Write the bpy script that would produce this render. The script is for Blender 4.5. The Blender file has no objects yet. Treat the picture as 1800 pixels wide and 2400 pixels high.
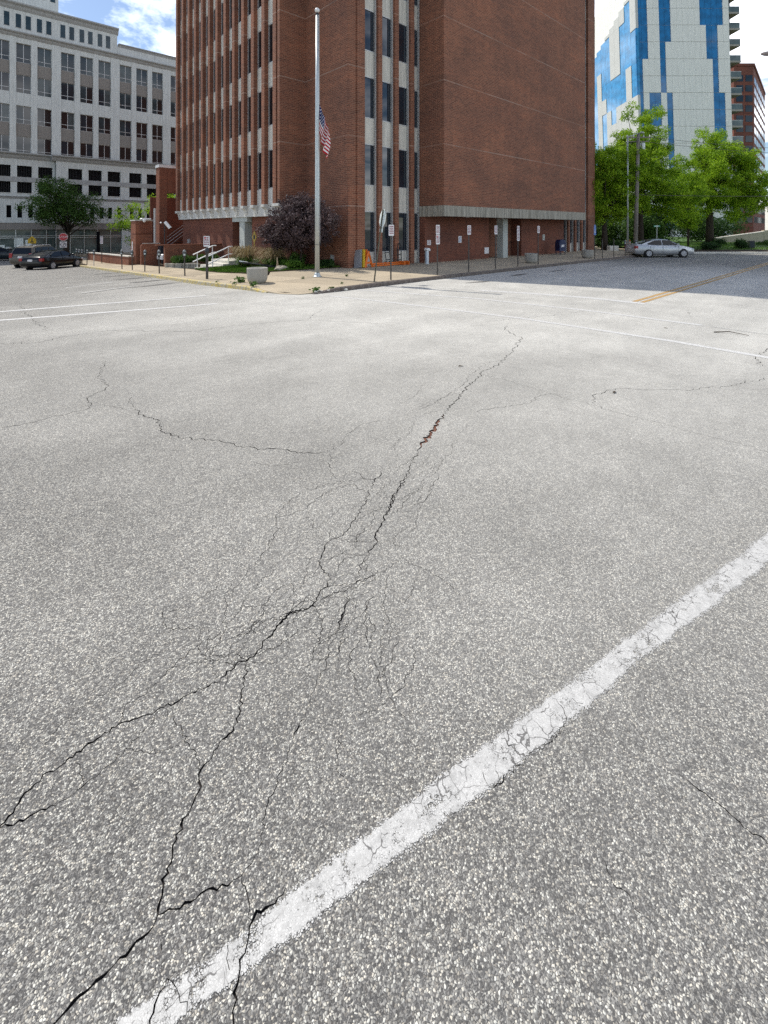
import bpy, math, random
from mathutils import Vector, Matrix, noise
from mathutils.geometry import delaunay_2d_cdt
R = math.radians
rnd = random.Random(7)
scn = bpy.context.scene
COL = scn.collection

# ------------------------------------------------------------------ camera, sky, sun, exposure
YAW = R(-47.48)                      # the block's streets run along world X and Y; the camera looks across the corner
cam_d = bpy.data.cameras.new('camera'); cam = bpy.data.objects.new('camera', cam_d); COL.objects.link(cam)
cam_d.sensor_fit = 'HORIZONTAL'; cam_d.sensor_width = 36.0
cam_d.lens = 21.64; cam_d.shift_y = -0.3689
cam_d.clip_start = 0.05; cam_d.clip_end = 3000
cam.location = (0, 0, 2.3); cam.rotation_euler = (R(90), 0, R(-42.52))
scn.camera = cam
CC, CS = math.cos(R(42.52)), math.sin(R(42.52))
def cw(x, y):                        # metres right of / ahead of the camera's spot -> world
    return (x * CC + y * CS, -x * CS + y * CC)

SUN_EL = R(56); SUN_H = (-0.30, 0.954)          # horizontal direction towards the sun
sun_d = bpy.data.lights.new('sun', 'SUN'); sun = bpy.data.objects.new('sun', sun_d); COL.objects.link(sun)
sun_d.energy = 2.0; sun_d.angle = R(0.6); sun_d.color = (1.0, 0.95, 0.87)
sv = Vector((SUN_H[0] * math.cos(SUN_EL), SUN_H[1] * math.cos(SUN_EL), math.sin(SUN_EL)))
sun.rotation_euler = sv.to_track_quat('Z', 'Y').to_euler()
sun.location = (0, 30, 80)

world = bpy.data.worlds.new('World'); scn.world = world; world.use_nodes = True
wt = world.node_tree; wt.nodes.clear()
def wn(t, **k):
    n = wt.nodes.new(t)
    for a, b in k.items(): setattr(n, a, b)
    return n
wout = wn('ShaderNodeOutputWorld'); wbg = wn('ShaderNodeBackground'); wbg.inputs[1].default_value = 0.07
sky = wn('ShaderNodeTexSky', sky_type='NISHITA', sun_disc=False)
sky.sun_elevation = SUN_EL; sky.sun_rotation = math.atan2(SUN_H[0], SUN_H[1])
sky.air_density = 1.0; sky.dust_density = 0.6; sky.ozone_density = 2.0
tc = wn('ShaderNodeTexCoord'); sep = wn('ShaderNodeSeparateXYZ'); wt.links.new(tc.outputs['Generated'], sep.inputs[0])
mx = wn('ShaderNodeMath', operation='MAXIMUM'); mx.inputs[1].default_value = 0.0; wt.links.new(sep.outputs[2], mx.inputs[0])
ad = wn('ShaderNodeMath', operation='ADD'); ad.inputs[1].default_value = 0.16; wt.links.new(mx.outputs[0], ad.inputs[0])
dv = wn('ShaderNodeVectorMath', operation='DIVIDE'); wt.links.new(tc.outputs['Generated'], dv.inputs[0]); wt.links.new(ad.outputs[0], dv.inputs[1])
cn = wn('ShaderNodeTexNoise'); cn.inputs['Scale'].default_value = 1.15; cn.inputs['Detail'].default_value = 9; cn.inputs['Roughness'].default_value = 0.62; cn.inputs['Distortion'].default_value = 0.35
wt.links.new(dv.outputs[0], cn.inputs['Vector'])
cr = wn('ShaderNodeValToRGB'); cr.color_ramp.elements[0].position = 0.49; cr.color_ramp.elements[1].position = 0.76
wt.links.new(cn.outputs[0], cr.inputs[0])
wm = wn('ShaderNodeMixRGB'); wm.inputs[2].default_value = (27, 27, 27.4, 1)
wt.links.new(cr.outputs[0], wm.inputs[0]); wt.links.new(sky.outputs[0], wm.inputs[1])
wt.links.new(wm.outputs[0], wbg.inputs[0]); wt.links.new(wbg.outputs[0], wout.inputs[0])

scn.view_settings.view_transform = 'Standard'; scn.view_settings.look = 'None'
scn.view_settings.gamma = 1.0; scn.view_settings.use_curve_mapping = False
scn.view_settings.exposure = 1.12
cy = scn.cycles
cy.max_bounces = 6; cy.diffuse_bounces = 3; cy.glossy_bounces = 3; cy.transmission_bounces = 4; cy.transparent_max_bounces = 12
cy.caustics_reflective = False; cy.caustics_refractive = False
cy.use_denoising = False

# ------------------------------------------------------------------ helpers
def zg(v):                           # the side street falls away beyond the corner
    if v < 17: return 0.0
    if v < 45:
        t = v - 17
        return -0.0335 * (t * t / 10 if t < 5 else t - 2.5)
    return -0.0335 * 25.5 - 0.012 * (v - 45)
def sz(u, v):                        # pavement surface
    return zg(v) + 0.15 + 0.016 * max(0, min(u - 7.3, v - 13.8, 6))

class MB:
    def __init__(s): s.v = []; s.f = []; s.m = []; s.M = None
    def pt(s, p):
        if s.M is not None: p = s.M @ Vector(p)
        s.v.append((p[0], p[1], p[2])); return len(s.v) - 1
    def face(s, ps, mi=0):
        s.f.append([s.pt(p) for p in ps]); s.m.append(mi)
    def box(s, a, b, mi=0):
        x0, y0, z0 = [min(a[i], b[i]) for i in range(3)]; x1, y1, z1 = [max(a[i], b[i]) for i in range(3)]
        i = [s.pt(p) for p in ((x0,y0,z0),(x1,y0,z0),(x1,y1,z0),(x0,y1,z0),(x0,y0,z1),(x1,y0,z1),(x1,y1,z1),(x0,y1,z1))]
        for q in ((0,3,2,1),(4,5,6,7),(0,1,5,4),(1,2,6,5),(2,3,7,6),(3,0,4,7)):
            s.f.append([i[k] for k in q]); s.m.append(mi)
        return s
    def bbox(s, a, b, r=0.01, mi=0):  # box with bevelled vertical and top edges
        x0, y0, z0 = [min(a[i], b[i]) for i in range(3)]; x1, y1, z1 = [max(a[i], b[i]) for i in range(3)]
        def ring(d, e, z): return [(x0+d,y0+e,z),(x1-d,y0+e,z),(x1-e,y0+d,z),(x1-e,y1-d,z),(x1-d,y1-e,z),(x0+d,y1-e,z),(x0+e,y1-d,z),(x0+e,y0+d,z)]
        s.loft([ring(r,0,z0), ring(r,0,z1-r), ring(2*r,r,z1)], True, True, mi); return s
    def prism(s, poly, z0, z1, mi=0):
        n = len(poly)
        lo = [s.pt((p[0], p[1], z0 if not callable(z0) else z0(*p))) for p in poly]
        hi = [s.pt((p[0], p[1], z1 if not callable(z1) else z1(*p))) for p in poly]
        s.f.append(hi); s.m.append(mi); s.f.append(lo[::-1]); s.m.append(mi)
        for i in range(n):
            j = (i + 1) % n; s.f.append([lo[i], lo[j], hi[j], hi[i]]); s.m.append(mi)
        return s
    def loft(s, rings, cap0=True, cap1=True, mi=0, closed=True):
        idx = [[s.pt(p) for p in r] for r in rings]; n = len(idx[0])
        for a, b in zip(idx, idx[1:]):
            for i in range(n if closed else n - 1):
                j = (i + 1) % n; s.f.append([a[i], a[j], b[j], b[i]]); s.m.append(mi)
        if cap0: s.f.append(idx[0][::-1]); s.m.append(mi)
        if cap1: s.f.append(idx[-1]); s.m.append(mi)
        return s
    def tube(s, pts, rad, n=8, mi=0, caps=True):
        pts = [Vector(p) for p in pts]
        if not isinstance(rad, (list, tuple)): rad = [rad] * len(pts)
        rings = []
        for i, p in enumerate(pts):
            d = (pts[min(i+1, len(pts)-1)] - pts[max(i-1, 0)]).normalized()
            a = d.cross(Vector((0, 0, 1)) if abs(d.z) < 0.9 else Vector((1, 0, 0))).normalized(); b = d.cross(a)
            rings.append([p + (a * math.cos(2*math.pi*k/n) + b * math.sin(2*math.pi*k/n)) * rad[i] for k in range(n)])
        return s.loft(rings, caps, caps, mi)
    def lathe(s, prof, n=16, c=(0, 0, 0), mi=0, axis='z'):
        rings = []
        for r, z in prof:
            ring = []
            for k in range(n):
                a = 2*math.pi*k/n; x, y = r*math.cos(a), r*math.sin(a)
                q = (x, y, z) if axis == 'z' else ((z, x, y) if axis == 'x' else (y, z, x))
                ring.append((c[0]+q[0], c[1]+q[1], c[2]+q[2]))
            rings.append(ring)
        return s.loft(rings, True, True, mi)
    def ell(s, c, r, nu=12, nv=8, mi=0, jit=0.0, seed=0):
        rings = []
        for j in range(1, nv):
            t = math.pi*j/nv; ring = []
            for i in range(nu):
                a = 2*math.pi*i/nu; d = Vector((math.sin(t)*math.cos(a), math.sin(t)*math.sin(a), -math.cos(t)))
                k = 1 + jit * noise.noise(d*1.7 + Vector((seed, seed*2.3, 0)))
                ring.append((c[0]+d.x*r[0]*k, c[1]+d.y*r[1]*k, c[2]+d.z*r[2]*k))
            rings.append(ring)
        return s.loft(rings, True, True, mi)
    def mesh(s, name, mats, smooth=False):
        me = bpy.data.meshes.new(name); me.from_pydata(s.v, [], s.f)
        for m in (mats if isinstance(mats, (list, tuple)) else [mats]): me.materials.append(m)
        if any(s.m): me.polygons.foreach_set('material_index', s.m)
        if smooth: me.polygons.foreach_set('use_smooth', [True]*len(me.polygons))
        me.update(); return me
    def build(s, name, mats, parent=None, loc=(0,0,0), rot=0, smooth=False):
        return place(name, s.mesh(name, mats, smooth), parent, loc, rot)
def place(name, me, parent=None, loc=(0,0,0), rot=0, scale=None):
    o = bpy.data.objects.new(name, me); COL.objects.link(o)
    o.location = loc; o.rotation_euler = rot if isinstance(rot, (tuple, list)) else (0, 0, rot)
    if scale: o.scale = scale
    if parent is not None: o.parent = parent
    return o
def tag(o, label, cat, group=None):
    o['label'] = label; o['category'] = cat
    if group: o['group'] = group
    return o
def thing(name, label, cat, loc=(0,0,0), rot=0, group=None):
    o = bpy.data.objects.new(name, None); COL.objects.link(o); o.empty_display_size = 0.2
    o.location = loc; o.rotation_euler = rot if isinstance(rot, (tuple, list)) else (0, 0, rot)
    return tag(o, label, cat, group)
def struct(o, kind='structure'):
    o['kind'] = kind; return o
def copy_tree(o, parent=None):
    c = o.copy(); COL.objects.link(c)
    if parent is not None: c.parent = parent
    for ch in list(o.children): copy_tree(ch, c)
    return c

# ------------------------------------------------------------------ materials
class NT:
    def __init__(s, name):
        s.mat = bpy.data.materials.new(name); s.mat.use_nodes = True; s.t = s.mat.node_tree; s.t.nodes.clear()
        s.out = s.n('ShaderNodeOutputMaterial'); s.b = s.n('ShaderNodeBsdfPrincipled')
        s.l(s.b.outputs[0], s.out.inputs[0]); s._pos = None
    def n(s, t, **k):
        x = s.t.nodes.new(t)
        for a, b in k.items(): setattr(x, a, b)
        return x
    def l(s, a, b): s.t.links.new(a, b)
    def set(s, sock, v):
        if hasattr(v, 'is_output'): s.l(v, sock)
        else: sock.default_value = v
    def pos(s):
        if s._pos is None: s._pos = s.n('ShaderNodeNewGeometry').outputs['Position']
        return s._pos
    def objc(s): return s.n('ShaderNodeTexCoord').outputs['Object']
    def math(s, op, a, b=0.0, c=None):
        x = s.n('ShaderNodeMath', operation=op); s.set(x.inputs[0], a); s.set(x.inputs[1], b)
        if c is not None: s.set(x.inputs[2], c)
        return x.outputs[0]
    def noise(s, scale, detail=4, rough=0.55, vec=None, dist=0.0):
        x = s.n('ShaderNodeTexNoise'); x.inputs['Scale'].default_value = scale; x.inputs['Detail'].default_value = detail
        x.inputs['Roughness'].default_value = rough; x.inputs['Distortion'].default_value = dist
        s.l(vec if vec is not None else s.pos(), x.inputs['Vector']); return x.outputs[0]
    def vor(s, scale, feature='F1', vec=None, rand=1.0):
        x = s.n('ShaderNodeTexVoronoi', feature=feature); x.inputs['Scale'].default_value = scale; x.inputs['Randomness'].default_value = rand
        s.l(vec if vec is not None else s.pos(), x.inputs['Vector']); return x
    def ramp(s, fac, stops, interp='LINEAR'):
        x = s.n('ShaderNodeValToRGB'); e = x.color_ramp.elements; x.color_ramp.interpolation = interp
        while len(e) < len(stops): e.new(0.5)
        for i, (p, c) in enumerate(stops):
            e[i].position = p
            c = c if isinstance(c, (tuple, list)) else (c, c, c)
            e[i].color = (*c, 1)
        s.l(fac, x.inputs[0]); return x.outputs[0]
    def mix(s, f, a, b, mode='MIX'):
        x = s.n('ShaderNodeMixRGB', blend_type=mode); s.set(x.inputs[0], f)
        for k, v in ((1, a), (2, b)):
            if hasattr(v, 'is_output'): s.l(v, x.inputs[k])
            else: x.inputs[k].default_value = (*v, 1) if len(v) == 3 else v
        return x.outputs[0]
    def bump(s, h, strength=0.3, dist=0.01):
        x = s.n('ShaderNodeBump'); x.inputs['Strength'].default_value = strength; x.inputs['Distance'].default_value = dist
        s.l(h, x.inputs['Height']); s.l(x.outputs[0], s.b.inputs['Normal'])
    def fin(s, col=None, rough=0.6, metal=0.0, spec=0.4):
        if col is not None:
            if hasattr(col, 'is_output'): s.l(col, s.b.inputs['Base Color'])
            else: s.b.inputs['Base Color'].default_value = (*col, 1)
        s.set(s.b.inputs['Roughness'], rough); s.b.inputs['Metallic'].default_value = metal
        s.b.inputs['Specular IOR Level'].default_value = spec
        return s.mat
def sc(c, k): return tuple(max(0, min(1, x*k)) for x in c)
def plain(name, c, rough=0.55, metal=0.0, spec=0.4, var=0.16, scale=3.0, bump=0.0, bscale=60):
    t = NT(name); f = t.noise(scale, 5, 0.6)
    col = t.ramp(f, [(0.28, sc(c, 1-var)), (0.72, sc(c, 1+var))])
    if bump: t.bump(t.noise(bscale, 3), bump, 0.01)
    return t.fin(col, rough, metal, spec)
def brick(name, c1, c2, mort, course=0.0987, length=0.30, joints=False):
    t = NT(name); p = t.pos(); s = t.n('ShaderNodeSeparateXYZ'); t.l(p, s.inputs[0])
    h = t.math('ADD', s.outputs[0], s.outputs[1]); cb = t.n('ShaderNodeCombineXYZ'); t.l(h, cb.inputs[0]); t.l(s.outputs[2], cb.inputs[1])
    b = t.n('ShaderNodeTexBrick'); t.l(cb.outputs[0], b.inputs['Vector'])
    b.inputs['Scale'].default_value = 1; b.inputs['Brick Width'].default_value = length; b.inputs['Row Height'].default_value = course
    b.inputs['Mortar Size'].default_value = 0.011; b.inputs['Mortar Smooth'].default_value = 0.15; b.inputs['Bias'].default_value = -0.1
    b.inputs['Color1'].default_value = (*c1, 1); b.inputs['Color2'].default_value = (*c2, 1); b.inputs['Mortar'].default_value = (*mort, 1)
    big = t.noise(0.35, 5, 0.6); col = t.mix(0.85, b.outputs['Color'], t.ramp(big, [(0.3, (0.74, 0.76, 0.79)), (0.7, (1.14, 1.08, 1.0))]), 'MULTIPLY')
    streak = t.n('ShaderNodeMapping'); t.l(p, streak.inputs[0]); streak.inputs['Scale'].default_value = (1.3, 1.3, 0.12)
    col = t.mix(0.5, col, t.ramp(t.noise(2.0, 4, 0.6, streak.outputs[0]), [(0.3, (0.78, 0.80, 0.82)), (0.65, (1.08, 1.05, 1.0))]), 'MULTIPLY')
    mpb = t.n('ShaderNodeMapping'); t.l(p, mpb.inputs[0]); mpb.inputs['Scale'].default_value = (0.25, 0.25, 1.1)
    col = t.mix(0.7, col, t.ramp(t.noise(1.0, 5, 0.7, mpb.outputs[0]), [(0.3, (0.74, 0.78, 0.80)), (0.5, (1, 1, 1)), (0.7, (1.18, 1.06, 0.98))]), 'MULTIPLY')
    if joints:
        fr = t.math('MODULO', t.math('ADD', s.outputs[2], 34.0), 3.75)
        ln = t.math('LESS_THAN', fr, 0.026)
        col = t.mix(t.math('MULTIPLY', ln, t.ramp(t.noise(0.5, 3), [(0.35, 0.25), (0.6, 0.8)])), col, (0.50, 0.40, 0.33))
    t.bump(b.outputs['Fac'], -0.5, 0.012)
    return t.fin(col, 0.85, 0, 0.25)
M = {}
M['brick'] = brick('brick', (0.27, 0.108, 0.066), (0.165, 0.069, 0.046), (0.33, 0.195, 0.135), joints=True)
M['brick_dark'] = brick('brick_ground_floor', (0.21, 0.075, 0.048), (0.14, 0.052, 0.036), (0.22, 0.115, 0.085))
M['brick_wall'] = brick('brick_garden', (0.27, 0.10, 0.06), (0.19, 0.072, 0.045), (0.24, 0.14, 0.10))
def concrete(name, c, stain=0.4, spec=0.25):
    t = NT(name); p = t.pos(); mp = t.n('ShaderNodeMapping'); t.l(p, mp.inputs[0]); mp.inputs['Scale'].default_value = (3.0, 3.0, 0.25)
    st = t.noise(2.2, 6, 0.65, mp.outputs[0]); fine = t.noise(30, 4, 0.6)
    col = t.ramp(fine, [(0.25, sc(c, 0.92)), (0.75, sc(c, 1.06))])
    col = t.mix(stain, col, t.ramp(st, [(0.32, (0.35, 0.34, 0.31)), (0.62, (1.1, 1.1, 1.08))]), 'MULTIPLY')
    t.bump(fine, 0.15, 0.01); return t.fin(col, 0.85, 0, spec)
M['conc_beam'] = concrete('weathered_concrete', (0.40, 0.37, 0.31), 0.85)
M['conc_panel'] = concrete('panel_concrete', (0.68, 0.645, 0.57), 0.40)
M['conc_white'] = concrete('pale_concrete', (0.64, 0.625, 0.58), 0.25)
M['conc_col'] = concrete('column_concrete', (0.46, 0.48, 0.45), 0.25)
M['planter'] = concrete('planter_aggregate', (0.36, 0.34, 0.30), 0.25)
M['alu'] = plain('aluminium', (0.52, 0.52, 0.51), 0.45, 0.3, 0.5, 0.08)
M['galv'] = plain('galvanised_steel', (0.50, 0.53, 0.52), 0.42, 0.55, 0.5, 0.1, 8)
M['white_metal'] = plain('white_enamel', (0.78, 0.78, 0.77), 0.35, 0, 0.5, 0.05)
M['post'] = plain('brown_post_steel', (0.07, 0.062, 0.055), 0.6, 0.2, 0.4, 0.25, 12)
M['post_green'] = plain('weathered_post_steel', (0.12, 0.115, 0.085), 0.6, 0.3, 0.4, 0.25, 12)
M['meter'] = plain('dark_meter_housing', (0.035, 0.038, 0.042), 0.45, 0.2, 0.5, 0.2, 14)
M['black'] = plain('black_rubber', (0.018, 0.018, 0.019), 0.7, 0, 0.3, 0.2, 9)
M['sign_white'] = plain('sign_white', (0.72, 0.70, 0.70), 0.4, 0, 0.5, 0.04)
M['sign_red'] = plain('sign_red', (0.45, 0.03, 0.04), 0.4, 0, 0.5, 0.08)
M['sign_ink'] = plain('sign_ink', (0.20, 0.03, 0.05), 0.5, 0, 0.4, 0.15, 40)
M['sign_back'] = plain('sign_back', (0.70, 0.76, 0.73), 0.4, 0.15, 0.5, 0.07)
M['sign_blue'] = plain('sign_blue', (0.02, 0.12, 0.42), 0.4, 0, 0.5, 0.08)
M['sign_yellow'] = plain('sign_yellow', (0.62, 0.40, 0.01), 0.4, 0, 0.5, 0.08)
M['sign_green'] = plain('sign_green', (0.02, 0.26, 0.14), 0.4, 0, 0.5, 0.08)
M['orange'] = plain('orange_plastic', (0.75, 0.17, 0.02), 0.5, 0, 0.4, 0.15, 5)
M['yellow'] = plain('yellow_board', (0.72, 0.46, 0.02), 0.5, 0, 0.4, 0.12, 5)
M['grey_board'] = plain('grey_board', (0.23, 0.23, 0.24), 0.6, 0, 0.4, 0.12, 5)
M['mail_blue'] = plain('mailbox_blue', (0.007, 0.018, 0.075), 0.4, 0, 0.5, 0.1)
M['wood_pole'] = plain('weathered_wood', (0.24, 0.215, 0.185), 0.85, 0, 0.2, 0.25, 4, 0.3, 30)
M['dark_metal'] = plain('dark_metal', (0.03, 0.03, 0.033), 0.5, 0.3, 0.5, 0.2, 8)
M['door_dark'] = plain('dark_door_panel', (0.035, 0.018, 0.015), 0.5, 0, 0.4, 0.2, 5)
M['gold'] = plain('gold_plate', (0.42, 0.29, 0.06), 0.4, 0.4, 0.5, 0.1, 9)
M['bark'] = plain('bark', (0.055, 0.042, 0.032), 0.9, 0, 0.2, 0.35, 7, 0.5, 20)
M['soil'] = plain('mulch_soil', (0.06, 0.045, 0.032), 0.95, 0, 0.1, 0.4, 9, 0.6, 30)
M['rock'] = plain('rock', (0.42, 0.37, 0.29), 0.9, 0, 0.2, 0.3, 6, 0.5, 20)
M['log'] = plain('dead_wood', (0.42, 0.31, 0.2), 0.9, 0, 0.2, 0.3, 10, 0.5, 30)
M['roof'] = plain('roofing', (0.18, 0.18, 0.18), 0.9, 0, 0.2, 0.2, 1)
def glass(name, c, rough=0.04, spec=0.5):
    t = NT(name); col = t.ramp(t.noise(0.9, 3), [(0.3, sc(c, 0.7)), (0.7, sc(c, 1.3))])
    w = t.noise(0.6, 2); t.bump(w, 0.03, 0.05)
    return t.fin(col, rough, 0, spec)
M['glass'] = glass('dark_window_glass', (0.010, 0.012, 0.016))
M['glass_sky'] = glass('tinted_window_glass', (0.012, 0.02, 0.03), 0.03, 0.9)
M['glass_shop'] = glass('shop_glass', (0.10, 0.13, 0.12), 0.06, 0.6)
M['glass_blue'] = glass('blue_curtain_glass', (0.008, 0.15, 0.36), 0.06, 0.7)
M['glass_sky_tone'] = glass('light_blue_curtain_glass', (0.03, 0.24, 0.48), 0.06, 0.8)  # flank glass: sky reflection painted in as a lighter blue
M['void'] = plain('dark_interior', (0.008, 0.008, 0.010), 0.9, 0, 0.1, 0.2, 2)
def leaf(name, c, c2, trans=0.35):
    t = NT(name); f = t.noise(0.9, 3, 0.6); wn_ = t.n('ShaderNodeTexWhiteNoise'); g = t.n('ShaderNodeNewGeometry'); 
    ri = t.n('ShaderNodeVectorMath', operation='SNAP'); t.l(g.outputs['Position'], ri.inputs[0]); ri.inputs[1].default_value = (0.3, 0.3, 0.3); t.l(ri.outputs[0], wn_.inputs['Vector'])
    fac = t.math('ADD', t.math('MULTIPLY', f, 0.7), t.math('MULTIPLY', wn_.outputs[0], 0.3))
    col = t.ramp(fac, [(0.3, c), (0.7, c2)])
    t.fin(col, 0.6, 0, 0.25)
    tr = t.n('ShaderNodeBsdfTranslucent'); t.l(col, tr.inputs[0]); ms = t.n('ShaderNodeMixShader'); ms.inputs[0].default_value = trans
    t.l(t.b.outputs[0], ms.inputs[1]); t.l(tr.outputs[0], ms.inputs[2]); t.l(ms.outputs[0], t.out.inputs[0]); return t.mat
M['leaf_bright'] = leaf('spring_foliage', (0.085, 0.20, 0.008), (0.42, 0.60, 0.03), 0.42)
M['leaf_mid'] = leaf('green_foliage', (0.035, 0.085, 0.015), (0.09, 0.17, 0.03))
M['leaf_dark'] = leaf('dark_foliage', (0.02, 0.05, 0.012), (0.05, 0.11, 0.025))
M['leaf_purple'] = leaf('purple_foliage', (0.045, 0.030, 0.033), (0.135, 0.092, 0.092), 0.15)
M['grass'] = leaf('lawn_grass', (0.05, 0.12, 0.012), (0.14, 0.26, 0.03), 0.3)
M['straw'] = leaf('dry_grass', (0.20, 0.15, 0.07), (0.40, 0.31, 0.16), 0.3)
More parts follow.
